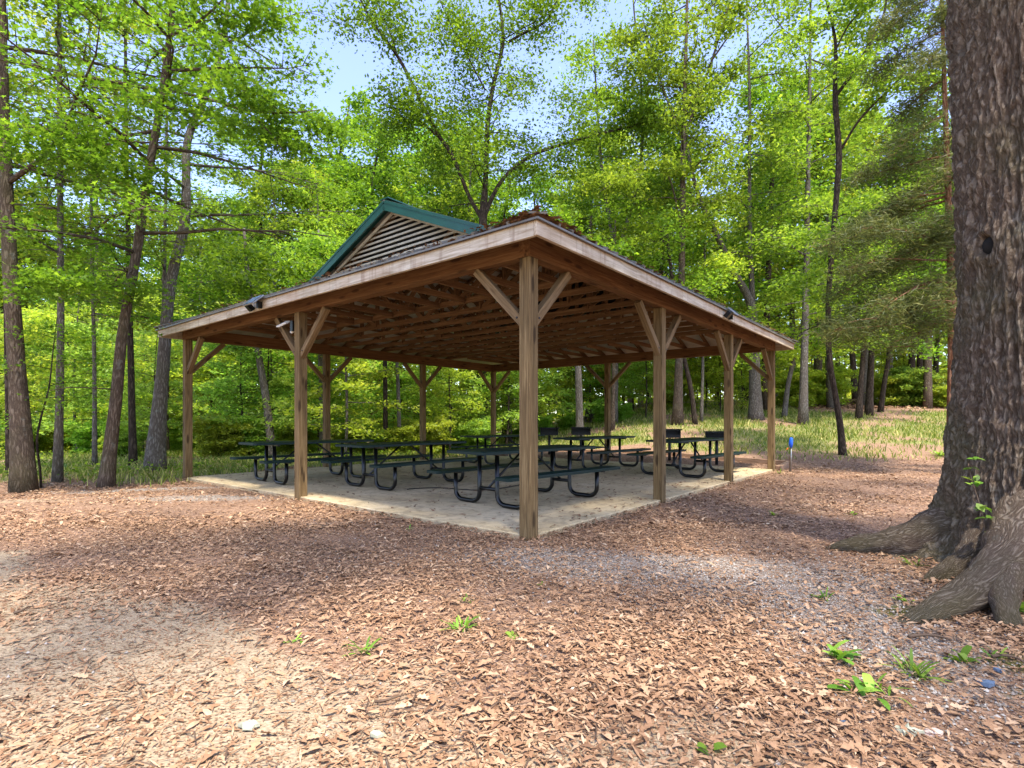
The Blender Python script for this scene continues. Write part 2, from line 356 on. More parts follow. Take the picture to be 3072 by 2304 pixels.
# roof
K = .42; ZE = 3.045; ER = OV + .035
def rz(d): return ZE + K * (d + OV)          # height above a point d inside the post line
GW = 1.78; GR = 1.56                          # gable wall, rake overhang
def slab_poly(pts, th=.02):
    m = MB(); n = len(pts); top = [(x, y, z + th) for x, y, z in pts]
    m.add(list(pts) + top, [tuple(range(n))[::-1], tuple(range(n, 2 * n))] + [(i, (i + 1) % n, n + (i + 1) % n, n + i) for i in range(n)]); return m
RZ = rz(A / 2)
def side(x0, s):     # main slopes, x0 = 0 (right) or -A (left); s = +1 / -1 outward
    X = lambda d: x0 - s * d
    pts = [(X(-ER), -ER, rz(-ER)), (X(GW), GW, rz(GW)), (X(GW + .02), GR, rz(GW + .02)), (X(A / 2), GR, RZ), (X(A / 2), B - GR, RZ), (X(GW + .02), B - GR, rz(GW + .02)), (X(GW), B - GW, rz(GW)), (X(-ER), B + ER, rz(-ER))]
    return pts if s > 0 else pts[::-1]
for x0, s in ((0, 1), (-A, -1)):
    r_ = slab_poly(side(x0, s)); r_.build('roof_sheet', M_rooftop, PAV)
    m = MB(); y = -ER + .12
    while y < B + ER:
        top = min(A / 2, GW if (y < GR or y > B - GR) else A / 2, y if y < GW else 99, B - y if y > B - GW else 99)
        if top > -.2: m.bar((x0 + s * (ER + .004), y, rz(-ER) + .032), (x0 - s * top, y, rz(top) + .032), .035, .03)
        y += .2286
    m.build('roof_rib', M_rooftop, PAV)
    m = MB(); pts = side(x0, s); m.add([(x, y, z - .004) for x, y, z in pts], [tuple(range(len(pts)))[::-1]]); m.build('roof_underside', M_under, PAV)
for y0, s in ((0, 1), (B, -1)):
    Y = lambda d: y0 + s * d
    pts = [(-A - ER, Y(-ER), rz(-ER)), (ER, Y(-ER), rz(-ER)), (-GW, Y(GW), rz(GW)), (-A + GW, Y(GW), rz(GW))]
    slab_poly(pts).build('roof_sheet', M_rooftop, PAV)
    m = MB(); m.add([(x, y, z - .004) for x, y, z in pts], [(0, 1, 2, 3)]); m.build('roof_underside', M_under, PAV)
    m = MB(); x = ER - .12
    while x > -A - ER:
        top = min(GW, -x if x > -GW else 99, A + x if x < -A + GW else 99)
        if top > -.3: m.bar((x, Y(-ER - .004), rz(-ER) + .032), (x, Y(top), rz(top) + .032), .035, .03)
        x -= .2286
    m.build('roof_rib', M_rooftop, PAV)
    # gable: louvres, rake trim, sill
    g0 = Y(GW); gz0 = rz(GW) + .06; half = A / 2 - GW
    gb = MB(); back = Y(GW + .16); gb.add([(-A / 2 - half, back, gz0 - .05), (-A / 2 + half, back, gz0 - .05), (-A / 2, back, RZ - .05)], [(0, 1, 2)]); gbl = gb.build('gable_shade_sheet', M_shade, PAV)  # dark sheet paints the shade seen between the louvre blades
    lv = MB(); z = gz0 + .03
    while z < RZ - .10:
        hw = (RZ - z - .05) / K - .2
        if hw > .05: lv.bar((-A / 2 - hw, g0 + s * .03, z + .02), (-A / 2 + hw, g0 + s * .03, z + .02), .008, .052, (0, s * .55, 1))
        z += .088
    lv.build('louver', M_louver, gbl)
    sl_ = MB(); sl_.bar((-A / 2 - half - .2, Y(GW - .03), gz0 - .03), (-A / 2 + half + .2, Y(GW - .03), gz0 - .03), .05, .12); sl_.build('sill', M_green, gbl)
    for t in (-1, 1):
        rk = MB(); yy = Y(GR + .012); hx = half + .62
        rk.bar((-A / 2 - t * .0, yy, RZ - .075), (-A / 2 + t * hx, yy, RZ - K * hx - .075), .03, .17, (t * K, 0, 1)); 
        rk.bar((-A / 2, Y(GR + .10), RZ - .025), (-A / 2 + t * hx, Y(GR + .10), RZ - K * hx - .025), .22, .02, (t * K, 0, 1))
        rk.build('rake_trim', M_green, PAV)
        r2 = MB(); r2.bar((-A / 2, Y(GW - .03), RZ - .165), (-A / 2 + t * half, Y(GW - .03), RZ - K * half - .165), .03, .04, (t * K, 0, 1)); r2.build('rake_board', M_louver, gbl)
m = MB(); m.bar((-A / 2, GR, RZ + .035), (-A / 2, B - GR, RZ + .035), .22, .02); m.build('ridge_cap', M_green, PAV)
for sx in (0, 1):
    for sy in (0, 1):
        X = (lambda d: -d) if sx == 0 else (lambda d: -A + d); Yh = (lambda d: d) if sy == 0 else (lambda d: B - d)
        m = MB(); m.bar((X(-ER), Yh(-ER), rz(-ER) + .05), (X(GW), Yh(GW), rz(GW) + .05), .16, .018); m.build('hip_cap', M_rooftop, PAV)
# trusses: chords across, jack rafters at both ends
zc = HB + BH + .045
def truss(y):
    m = MB(); m.bar((-A, y, zc), (0, y, zc), .038, .088); rzz = lambda d: rz(d) - .075
    for t in (0, 1):
        X = (lambda d: -d) if t == 0 else (lambda d: -A + d)
        m.bar((X(-OV + .05), y, rzz(-OV + .05)), (X(A / 2), y, rzz(A / 2)), .038, .088)
        for a, b in ((1.55, 1.55), (2.95, 1.6), (2.95, 2.95)): m.bar((X(a), y + .001, zc), (X(b), y + .001, rzz(b)), .036, .088)
        m.bar((X(4.35), y + .002, zc), (X(3.0), y + .002, rzz(3.0)), .034, .088)
    m.build('truss', M_truss, PAV)
y = 1.9
while y < B - 1.85: truss(y); y += .6096
x = -.3
while x > -A + .2:
    for y0, s in ((0, 1), (B, -1)):
        d = min(1.88, -x if -x < 1.88 else 9, A + x if A + x < 1.88 else 9); m = MB()
        m.bar((x, y0, zc), (x, y0 + s * 1.87, zc), .038, .088)
        m.bar((x, y0 + s * (-OV + .05), rz(-OV + .05) - .075), (x, y0 + s * max(d, .1), rz(max(d, .1)) - .075), .038, .088); m.build('jack_rafter', M_truss, PAV)
    x -= .6096
for x0, s in ((0, -1), (-A, 1)):
    for d in np.arange(.1, 4.4, .61):
        m = MB(); yl = max(d, -.3) if d < GW else GW; m.bar((x0 + s * d, yl, rz(d) - .020), (x0 + s * d, B - yl, rz(d) - .020), .088, .03); m.build('purlin', M_truss, PAV)

# ---------------------------------------------------------------- picnic tables
def make_table():
    R = empty('picnic_table', (0, 0, 0)); L = 1.22
    def plank(hw, z, th, off=0):
        m = MB(); r = .05; pts = []
        for cx_, cy_, a0 in ((hw - r, L - r, 0), (-hw + r, L - r, 90), (-hw + r, -L + r, 180), (hw - r, -L + r, 270)):
            for k in range(5): a = math.radians(a0 + k * 22.5); pts.append((off + cx_ + r * math.cos(a), cy_ + r * math.sin(a)))
        n = len(pts); m.add([(x, y, z - th) for x, y in pts] + [(x, y, z - .006) for x, y in pts] + [((x - off) * .985 + off, y * .996, z) for x, y in pts],
              [tuple(range(n))[::-1], tuple(range(2 * n, 3 * n))] + [(i, (i + 1) % n, n + (i + 1) % n, n + i) for i in range(n)] + [(n + i, n + (i + 1) % n, 2 * n + (i + 1) % n, 2 * n + i) for i in range(n)])
        return m
    plank(.385, .76, .04).build('tabletop', M_vinyl, R)
    for s in (-1, 1): plank(.135, .46, .04, s * .70).build('seat', M_vinyl, R)
    for e in (-1, 1):
        y = e * .78
        for s in (-1, 1):
            pts = [(s * .175, y, .72), (s * .175, y, .17)]
            for k in range(1, 6): a = math.radians(90 * k / 6); pts.append((s * (.175 + .13 * (1 - math.cos(a))), y, .17 - .13 * math.sin(a)))
            pts += [(s * .31, y, .034), (s * .55, y, .034)]
            for k in range(1, 6): a = math.radians(90 * k / 6); pts.append((s * (.56 + .13 * math.sin(a)), y, .17 - .13 * math.cos(a)))
            pts += [(s * .69, y, .17), (s * .69, y, .42)]
            MB().tube(pts, .031, 12).build('leg', M_black, R, True)
        MB().tube([(-.175, y, .23), (.175, y, .23)], .026, 10).build('crossbar', M_black, R, True)
        MB().bar((-.36, y, .705), (.36, y, .705), .05, .03).build('bracket', M_black, R)
        for s in (-1, 1): MB().bar((s * .59, y, .412), (s * .82, y, .412), .05, .02).build('bracket', M_black, R)
        MB().tube([(0, y, .24), (0, e * .12, .71)], .017, 8).build('diagonal_brace', M_black, R, True)
    return R
TBL = [((.22, 7.93), 44.4, 'green topped picnic table closest to camera, right behind the front corner post'),
       ((-1.94, 9.83), 39.5, 'picnic table left of the closest one, with a cable lying under it'),
       ((-3.97, 10.63), 43.5, 'leftmost picnic table, partly behind the middle post of the left side'),
       ((-.22, 14.9), 50, 'farthest picnic table, seen small to the left of the front corner post'),
       ((2.07, 13.27), 44, 'picnic table seen between the front corner post and second right post'),
       ((3.84, 11.77), 42, 'rightmost picnic table, between the second and third posts of the right side')]
t0 = make_table()
for i, ((x, y), r, lab) in enumerate(TBL):
    o = t0 if i == 0 else copytree(t0); o.location = (x, y, .036); o.rotation_euler.z = -math.radians(r)
    tag(o, lab, 'picnic table', 'picnic tables under the pavilion')
cb = MB(); pts = [(-1.75, 9.0, .05)]
for k in range(14): q = k / 13; pts.append((-1.7 + 1.9 * q, 9.1 + .5 * q + .22 * math.sin(q * 7) - .3 * math.sin(q * 3.1), .046))
cb.tube(pts, .008, 6); tag(cb.build('cable', M_black, None, True), 'thin black cable lying on the slab between two picnic tables', 'cable')

# ---------------------------------------------------------------- fixtures on the pavilion
def solve_ab(pxx, fixed, val):      # point on a vertical facade plane seen at picture column pxx
    lo, hi = (-A - 1, 1.0) if fixed == 'y' else (-1, B + 1.0)
    f = lambda t: (lambda q: q[0] / q[1] - (pxx - 1536) / F)(wrl(t, val) if fixed == 'y' else wrl(val, t))
    for _ in range(60):
        mid = (lo + hi) / 2
        if f(lo) * f(mid) <= 0: hi = mid
        else: lo = mid
    return lo
def solar(lx, ly, outx, outy, lab):
    R = empty('solar_floodlight', wrl(lx, ly, FZ + .06), -TH); tag(R, lab, 'floodlight', 'solar floodlights on the fascia')
    n = Vector((outx, outy, 0)); s = Vector((-outy, outx, 0)); up = Vector((0, 0, 1))
    m = MB(); m.bar(n * .0 + up * .0, n * .07 + up * .0, .05, .10); m.build('bracket', M_black, R)
    c = n * .13 + up * .05; tilt = (n * .72 + up * .45).normalized(); ax = tilt
    d = (up * .8 - n * .55).normalized() if False else (n * .55 - up * .5).normalized()
    m = MB(); m.bar(c - d * .11, c + d * .11, .33, .018, (n * .5 + up * .55)); m.build('panel_frame', M_steel, R)
    m = MB(); off = (n * .5 + up * .55).normalized() * .012; m.bar(c - d * .095 + off, c + d * .095 + off, .29, .004, (n * .5 + up * .55)); m.build('solar_cells', M_panel, R)
    m = MB(); m.bar(s * -.24 + n * .03 + up * -.05, s * -.24 + n * .11 + up * .03, .09, .07); m.build('lamp_head', M_black, R)
lx1 = solve_ab(785, 'y', -OV); solar(lx1, -OV, 0, -1, 'small solar panel floodlight clipped on the left fascia')
ly1 = solve_ab(2185, 'x', OV); solar(OV, ly1, 1, 0, 'small solar panel floodlight clipped on the right fascia')
R = empty('security_light', wrl(-A / 2 - .12, -.0, HB - .20), -TH); tag(R, 'black security light with white lamp heads under the eave by middle left post', 'security light')
m = MB(); m.box(-.02, .05, -.10, .0, -.08, .08); m.build('light_housing', M_black, R)
for k in range(3):
    m = MB(); c = Vector((-.10 - .09 * k, -.09, .07 - .012 * k)); m.bar(c, c + Vector((-.075, -.02, 0)), .10, .02, (0, -.6, 1)); m.build('lamp_head', M_white, R)
m = MB(); m.tube([(-.02, -.05, -.06), (-.06, -.06, -.09)], [.03, .02], 8); m.build('motion_sensor', M_white, R)
# roof-corner leaf debris, timber edging, grills, spigot
def leafcloud(P, size, N, asp=.34, curl=.35, up=.25):
    """curled narrow dry leaves at P (n,3); N = facing normals jitter"""
    n = len(P); yaw = RS.rand(n) * 6.283; nr = np.stack([RS.randn(n) * up, RS.randn(n) * up, np.ones(n)], -1); nr /= np.linalg.norm(nr, axis=1)[:, None]
    d = np.stack([np.cos(yaw), np.sin(yaw), np.zeros(n)], -1); d -= nr * (d * nr).sum(1)[:, None]; d /= np.linalg.norm(d, axis=1)[:, None]; s = np.cross(nr, d)
    L = size * np.clip(np.exp(RS.randn(n) * .38), .4, 2.1); W = L * asp * (.7 + .6 * RS.rand(n)); cu = curl * L * (RS.rand(n) * 1.4 - .35); tw = RS.randn(n) * .35
    V = []
    for t, wv in ((-.5, .12), (-.2, .9), (.15, 1.0), (.5, .08)):
        c = P + d * (L * t)[:, None] + nr * (cu * (.25 - t * t) * 1.6)[:, None]
        ss = s * np.cos(tw * t)[:, None] + nr * np.sin(tw * t)[:, None]
        V += [c - ss * (W * wv / 2)[:, None] + nr * (W * wv * .22)[:, None] * (1 if True else 0), c + ss * (W * wv / 2)[:, None] + nr * (W * wv * .1)[:, None]]
    V = np.stack(V, 1); base = np.arange(n)[:, None] * 8; fl = np.concatenate([base + np.array(q) for q in ((0, 1, 3, 2), (2, 3, 5, 4), (4, 5, 7, 6))], 1)
    return V.reshape(-1, 3), fl.ravel(), np.full(n * 3, 4), np.repeat(np.clip(RS.beta(2.2, 2.6, n), 0, 1), 3)
n = 1300; dd = RS.rand(n) ** 2.2 * 2.6; side_ = RS.rand(n) < .75
lx = np.where(side_, ER - RS.rand(n) * .35 - .0, ER - dd * .6); ly = np.where(side_, -ER + dd, -ER + RS.rand(n) * .3)
P = np.array([wrl(a, b, 0) for a, b in zip(lx, ly)]); P[:, 2] = rz(0) + K * np.minimum(-lx, ly) + .022 + RS.rand(n) * .035 * np.exp(-dd * 1.3)
n = 2600; rt = RS.rand(n) < .6; t_ = RS.rand(n) ** 1.3; P2 = np.array([wrl(ER - RS.rand() * .22, -ER + t_[i] * (B + 1), 0) if rt[i] else wrl(ER - t_[i] * (A + 1), -ER + RS.rand() * .22, 0) for i in range(n)]); P2[:, 2] = rz(-ER) + .03 + K * .1 + RS.rand(n) * .02
P2 = P2[np.clip(n2(t_ * 9, rt * 5.0, 2.0, 88) + .65, 0, 1) > RS.rand(n)]; P = np.concatenate([P, P2])
V, fl, ct, rn = leafcloud(P, .055, None, .4, .2, .15); o = fastmesh('leaf_debris', V, fl, ct, M_litter, dict(rnd=rn * .6)); tag(o, 'brown dead leaves heaped on the near corner and edges of the roof', 'dead leaves', None, 'stuff')
M_timber = wood('landscape_timber', (.13, .075, .045), (.28, .17, .105), (.42, .29, .19), .4)
for p, q, lab in (((.12, B + .12), (.12, B + 1.25), 'short landscape timber beside the far right corner post'), ((.17, B + 1.32), (-3.9, B + 1.32), 'long landscape timber edging the bed behind the slab, right piece'), ((-3.94, B + 1.32), (-8.8, B + 1.32), 'long landscape timber edging the bed behind the slab, left piece')):
    p3 = wrl(*p, .06); q3 = wrl(*q, .06); p3[2] = G(*p3[:2]) + .05; q3[2] = G(*q3[:2]) + .05
    m = MB(); m.bar(p3, q3, .13, .13); tag(m.build('landscape_timber', M_timber, None, bevel=.012), lab, 'timber', 'timbers edging the bed behind the slab')
def make_grill():
    R = empty('pedestal_grill', (0, 0, 0))
    MB().tube([(0, 0, 0), (0, 0, .62)], .04, 10).build('pedestal', M_iron, R, True)
    m = MB(); w_, d_, h_ = .28, .20, .24; z = .63; t = .008
    m.box(-w_, w_, -d_, d_, z, z + t); m.box(-w_, -w_ + t, -d_, d_, z + t, z + h_); m.box(w_ - t, w_, -d_, d_, z + t, z + h_); m.box(-w_ + t, w_ - t, d_ - t, d_, z + t, z + h_); m.box(-w_ + t, w_ - t, -d_, -d_ + t, z + t, z + .09)
    m.build('firebox', M_iron, R)
    m = MB()
    for k in range(15): x = -w_ - .03 + (2 * w_ + .0) * k / 14 + .03; m.tube([(x * .96, -d_ - .05, z + .20), (x * .96, d_ - .02, z + .20)], .006, 5)
    for s in (-1, 1): m.tube([(s * .2, -d_ - .14, z + .2), (s * .2, -d_, z + .2)], .008, 5)
    m.build('cooking_grate', M_iron, R)
    m = MB(); m.box(-w_ - .04, -w_, -d_ * .6, d_ * .4, z + h_ - .03, z + h_ + .0); m.box(w_, w_ + .04, -d_ * .6, d_ * .4, z + h_ - .03, z + h_); m.build('handle', M_iron, R)
    return R
gr0 = make_grill()
for i, (x, y, r, lab) in enumerate([(1.2, 17.4, 10, 'black pedestal grill just right of the front corner post, leftmost of four'), (2.12, 16.6, 8, 'second black pedestal grill from the left, above the far middle table'), (4.35, 14.9, 0, 'third black pedestal grill, partly behind the second right post'), (5.33, 14.05, -6, 'rightmost black pedestal grill, beside the third right post')]):
    o = gr0 if i == 0 else copytree(gr0); o.location = (x, y, float(G(x, y))); o.rotation_euler.z = math.radians(-12 + r); tag(o, lab, 'grill', 'pedestal grills behind the slab')
q = px(2369, 1415, 12.6); R = empty('water_spigot', (q[0], q[1], float(G(q[0], q[1])))); tag(R, 'thin pipe stake with a blue wrapped top beside the far right corner post', 'water spigot')
MB().tube([(0, 0, -.05), (.005, 0, .36)], .016, 8).build('wooden_stake', M_twig, R); MB().tube([(.03, 0, .0), (.035, 0, .62)], .012, 8).build('pipe', M_steel, R, True)
m = MB(); m.tube([(.03, 0, .56), (.03, 0, .60), (.02, -.01, .66), (.03, 0, .72), (.035, 0, .78), (.03, 0, .80)], [.02, .04, .05, .044, .038, .015], 10, wob=.15); m.build('blue_cover', M_blue, R, True)
m = MB(); m.bar((-.05, -.03, .56), (-.09, -.04, .52), .03, .004); m.build('marker_tape', M_orange, R)
# ---------------------------------------------------------------- trees
def star(lobes=5):
    v = []
    for k in range(lobes):
        a = math.radians(90 + (k - (lobes - 1) / 2) * 62); L = (1, .85, .62)[abs(k - lobes // 2)]
        v.append((L * math.cos(a), L * math.sin(a)))
        if k < lobes - 1: b = a + math.radians(31); v.append((.38 * math.cos(b), .38 * math.sin(b)))
    v.append((0, -.25)); return np.array(v) * .56
STAR = star(); DIA = np.array([(0, -.5), (.27, -.05), (0, .5), (-.27, -.05)]); OVAL = np.array([(0, -.5), (.24, -.2), (.26, .12), (0, .5), (-.26, .12), (-.24, -.2)])
NEED = np.array([(0, -.5), (.05, 0), (0, .5), (-.05, 0)])
def leaves(name, P, size, T, mat, jit=.55, parent=None, rnd=None, fold=.25, rs=None):
    rs = rs or RS; n = len(P); nr = np.stack([rs.randn(n) * jit, rs.randn(n) * jit, np.ones(n)], -1); nr /= np.linalg.norm(nr, axis=1)[:, None]
    yaw = rs.rand(n) * 6.283; d = np.stack([np.cos(yaw), np.sin(yaw), np.full(n, -.15)], -1); d -= nr * (d * nr).sum(1)[:, None]; d /= np.linalg.norm(d, axis=1)[:, None]; s = np.cross(nr, d)
    L = size * (.45 + .95 * rs.rand(n) ** 1.3); k = len(T)
    V = P[:, None, :] + (d[:, None, :] * T[None, :, 1:2] + s[:, None, :] * T[None, :, 0:1] + nr[:, None, :] * (fold * np.abs(T[None, :, 0:1]) - fold * .5 * T[None, :, 1:2] ** 2)) * L[:, None, None]
    if rnd is None: rnd = rs.rand(n)
    return fastmesh(name, V.reshape(-1, 3), np.arange(n * k), np.full(n, k), mat, dict(rnd=rnd), parent=parent)
def polyline(P, t):
    P = np.asarray(P, float); s = np.concatenate([[0], np.cumsum(np.linalg.norm(np.diff(P[:, :3], axis=0), axis=1))]); u = t * s[-1]
    return np.array([np.interp(u, s, P[:, i]) for i in range(P.shape[1])])
def smoothline(P, n):
    P = np.asarray(P, float); s = np.concatenate([[0], np.cumsum(np.linalg.norm(np.diff(P[:, :3], axis=0), axis=1))]); u = np.linspace(0, s[-1], n)
    Q = np.array([np.interp(u, s, P[:, i]) for i in range(P.shape[1])]).T
    for _ in range(2): Q[1:-1] = (Q[:-2] + 2 * Q[1:-1] + Q[2:]) / 4
    return Q
def branches(mb, axis, cnt, t0, t1, L0, L1, rise, rng, r=.03, droop=.1, sub=3, azc=None, azw=3.14, out=None):
    """branches along an axis polyline (x,y,z,r); returns spray centres"""
    C = [] if out is None else out; az = rng.uniform(0, 6.28)
    for k in range(cnt):
        t = t0 + (t1 - t0) * (k + rng.uniform(.1, .9)) / cnt; b = polyline(axis, t); az += 2.4 + rng.uniform(-.5, .5)
        a = az if azc is None else azc + ((az % 6.283) - 3.1416) / 3.1416 * azw
        L = (L0 + (L1 - L0) * (t - t0) / max(t1 - t0, 1e-6)) * rng.uniform(.7, 1.15); el = rise + rng.uniform(-.2, .25)
        pts = [Vector(b[:3])]; d = Vector((math.cos(a) * math.cos(el), math.sin(a) * math.cos(el), math.sin(el))); r0 = min(r * (.6 + L / 5), b[3] * .6 if b[3] > 0 else r)
        ns = 5
        for i in range(ns):
            d = (d + Vector((rng.uniform(-.22, .22), rng.uniform(-.22, .22), rng.uniform(-.14, .14) - droop * .5))).normalized(); pts.append(pts[-1] + d * L / ns)
        mb.tube(pts, [r0 * (1 - i / (ns + .6)) for i in range(ns + 1)], 5)
        for i in range(1, ns + 1):
            for q in range(sub if i > 1 else 1):
                sa = math.atan2(d.y, d.x) + rng.choice((-1, 1)) * rng.uniform(.5, 1.3); sl_ = L * rng.uniform(.16, .34) * (1.15 - i / ns * .5)
                sd = Vector((math.cos(sa), math.sin(sa), rng.uniform(-.15, .3) - droop * .6)); p0 = pts[i - 1].lerp(pts[i], rng.random()); p1 = p0 + sd * sl_ * .55; p2 = p0 + sd * sl_ + Vector((0, 0, -droop * sl_ * .4))
                mb.tube([p0, p1, p2], [r0 * .28, r0 * .18, r0 * .08], 4, False); C += [tuple(p1), tuple(p2)]
            C.append(tuple(pts[i]))
    return C
def spraypts(C, per, R, flat, rs):
    C = np.asarray(C); n = len(C); idx = np.repeat(np.arange(n), rs.poisson(per, n)); m = len(idx)
    sc = (.6 + .8 * rs.rand(n))[idx]; a = rs.rand(m) * 6.283; rr = np.sqrt(rs.rand(m)) * R * sc; tilt = (rs.randn(n, 2) * .18)[idx]
    x = np.cos(a) * rr; y = np.sin(a) * rr; z = rs.randn(m) * R * flat + tilt[:, 0] * x + tilt[:, 1] * y - .12 * rr
    return C[idx] + np.stack([x, y, z], -1), idx
def crown(name, C, per, R, flat, size, T, mat, rs, jit=.55, parent=None):
    P, idx = spraypts(C, per, R, flat, rs); cl = rs.rand(len(C))[idx]; rnd = np.clip(cl * .45 + rs.rand(len(P)) * .55, 0, 1)
    return leaves(name, P, size, T, mat, jit, parent, rnd, rs=rs)
def tree(name, label, cat, axes, bark, fol, group=None, flare=True, seed=0, nring=14):
    """axes: list of polylines of (px, py, depth, px width); the first is the trunk and gives the base"""
    rng = random.Random(seed); rs = np.random.RandomState(seed + 1); base = px(*axes[0][0][:3]); base[2] = G(base[0], base[1])
    R = empty(name, tuple(base)); tag(R, label, cat, group); mb = MB(); mb.sm = True; WA = []
    for k, ax in enumerate(axes):
        W = []
        for q in ax:
            p = px(*q[:3]); W.append([*(p - base), q[3] / F * q[2] / 2 * math.cos(math.atan((q[0] - 1536) / F))])
        if k == 0: W[0][2] = -.1
        if k == 0 and flare:
            W = [[W[0][0], W[0][1], -.15, W[0][3] * 1.22], [*(np.array(W[0][:3]) * .85 + np.array(W[1][:3]) * .15), W[0][3] * .98]] + W[1:]
        Q = smoothline(W, max(8, int(len(W) * 3))); WA.append(Q)
        mb.tube([tuple(q[:3]) for q in Q], [q[3] for q in Q], nring if k == 0 else 9, wob=.04)
    C = []
    for f in fol.get('br', []):
        branches(mb, WA[f[0]], f[1], f[2], f[3], f[4], f[5], f[6], rng, f[7] if len(f) > 7 else .03, fol.get('droop', .1), fol.get('sub', 3), *(f[8:10] if len(f) > 9 else (None, 3.14)), out=C)
    mb.build('trunk', bark, R)
    if C:
        Cw = np.array(C) + base; C = np.array(C)[~((inpav(Cw[:, 0], Cw[:, 1], .9) > 0) & (Cw[:, 2] < 5.6))]
    if len(C): crown('crown', C, fol['per'], fol['R'], fol.get('flat', .12), fol['size'], fol.get('T', DIA), fol['mat'], rs, fol.get('jit', .55), R)
    return R, WA
FM = lambda br, **k: dict(dict(per=16, R=.42, size=.105, T=STAR, mat=L_maple, br=br), **k)
# near trees on the left
tree('oak_tree', 'thick dark trunk at the far left edge, leaning slightly left', 'tree',
     [[(72, 1471, 9.2, 84), (62, 1250, 9.2, 64), (42, 989, 9.25, 55), (24, 700, 9.3, 47), (8, 250, 9.3, 38), (-5, -200, 9.4, 34), (-20, -700, 9.6, 22)]], B_brown,
     FM([(0, 20, .36, .98, 3.4, 2.6, .25, .035)], mat=L_maple, per=16), seed=21)
tree('young_tree', 'slim straight grey trunk second from the left edge', 'tree',
     [[(171, 1447, 10.4, 34), (178, 1250, 10.4, 27), (183, 1000, 10.4, 24), (181, 640, 10.5, 20), (178, 100, 10.6, 15), (176, -500, 10.6, 8)]], B_grey,
     FM([(0, 18, .30, .98, 2.7, 2.0, .2, .022)], mat=L_bright, per=15), seed=22)
tree('sweetgum_tree', 'tall brown tree leaning right with star shaped leaves, left of the pavilion', 'tree',
     [[(316, 1461, 9.7, 52), (334, 1310, 9.7, 44), (352, 1182, 9.7, 38), (359, 1037, 9.7, 35), (386, 893, 9.7, 32), (410, 763, 9.7, 31), (448, 497, 9.7, 27), (480, 330, 9.7, 24), (506, 136, 9.7, 21), (520, 20, 9.7, 18), (530, -300, 9.8, 12), (540, -700, 9.8, 6)],
      [(507, 268, 9.7, 12), (560, 282, 9.4, 11), (640, 300, 9.2, 10), (740, 335, 9.0, 8), (860, 340, 8.8, 6), (960, 330, 8.7, 3)],
      [(740, 335, 9.0, 7), (800, 385, 8.8, 5), (850, 450, 8.7, 3)],
      [(432, 540, 9.7, 9), (360, 500, 9.2, 8), (270, 465, 8.8, 7), (200, 462, 8.6, 5), (130, 485, 8.4, 3)],
      [(512, 110, 9.7, 10), (545, 85, 9.5, 9), (590, 70, 9.3, 8), (650, 20, 9.1, 6), (720, -60, 9, 4)],
      [(400, 800, 9.7, 6), (360, 870, 9.2, 4), (270, 840, 8.8, 3), (150, 850, 8.4, 2)],
      [(350, 1168, 9.7, 5), (290, 1165, 9.3, 4), (210, 1160, 9, 4), (150, 1172, 8.8, 3)]], B_brown,
     FM([(0, 30, .30, .98, 3.3, 2.6, .12, .03), (1, 7, .2, 1, 1.5, .9, .0, .013), (2, 4, .2, 1, 1.0, .8, -.1, .01), (3, 7, .2, 1, 1.4, 1.0, .0, .015), (4, 7, .2, 1, 1.6, 1.2, .2, .015), (5, 5, .3, 1, 1.3, .9, .0, .012)], per=16, droop=.14), seed=23)
tree('forked_tree', 'broad based leaning trunk with knobby crook beside left end of the roof', 'tree',
     [[(463, 1413, 12.8, 72), (474, 1270, 12.8, 50), (487, 1134, 12.8, 42), (501, 941, 12.8, 37), (518, 796, 12.8, 33), (556, 690, 12.8, 34), (560, 600, 12.8, 29), (556, 420, 13, 24), (610, 300, 13.2, 22), (646, 226, 13.4, 20), (680, 60, 13.6, 15), (700, -200, 13.8, 8)]], B_grey,
     FM([(0, 16, .42, .98, 3.4, 2.6, .15, .03)], mat=L_maple, per=14, size=.11), seed=24)
tree('young_tree', 'thin grey trunk standing just right of the broad based leaning trunk', 'tree', [[(483, 1411, 13.1, 17), (484, 1200, 13.1, 15), (492, 900, 13.1, 13), (500, 400, 13.2, 9), (505, 100, 13.2, 5)]], B_grey, FM([(0, 8, .4, .98, 2.2, 1.6, .2, .02)], mat=L_bright, size=.11), seed=25)
tree('young_tree', 'very thin pole trunk between the second trunk and the leaning sweetgum', 'tree', [[(284, 1399, 14, 17), (284, 1250, 14, 15), (284, 1080, 14, 13), (276, 800, 14, 11), (270, 300, 14, 7), (268, -100, 14, 4)]], B_grey, FM([(0, 12, .3, .98, 2.2, 1.6, .2, .02)], mat=L_yell, size=.12, T=DIA), seed=26)
tree('dark_tree', 'dark mossy trunk between the leaning sweetgum and the broad based trunk', 'tree', [[(400, 1400, 14, 26), (396, 1250, 14, 23), (393, 1100, 14, 21), (388, 900, 14, 19), (380, 500, 14, 14), (375, 0, 14, 8)]], B_dark, FM([(0, 14, .3, .98, 2.8, 2.0, .15, .025)], mat=L_maple, size=.12, T=DIA), seed=27)
tree('sapling', 'crooked thin sapling right beside the thick trunk at far left', 'sapling', [[(124, 1455, 9.6, 9), (120, 1390, 9.6, 8), (106, 1330, 9.6, 8), (125, 1240, 9.6, 7), (148, 1170, 9.6, 6), (160, 1040, 9.6, 4), (172, 950, 9.6, 2)]], B_dark, FM([(0, 8, .45, 1, 1.1, .8, .1, .01)], size=.08, per=8), flare=False, seed=28)
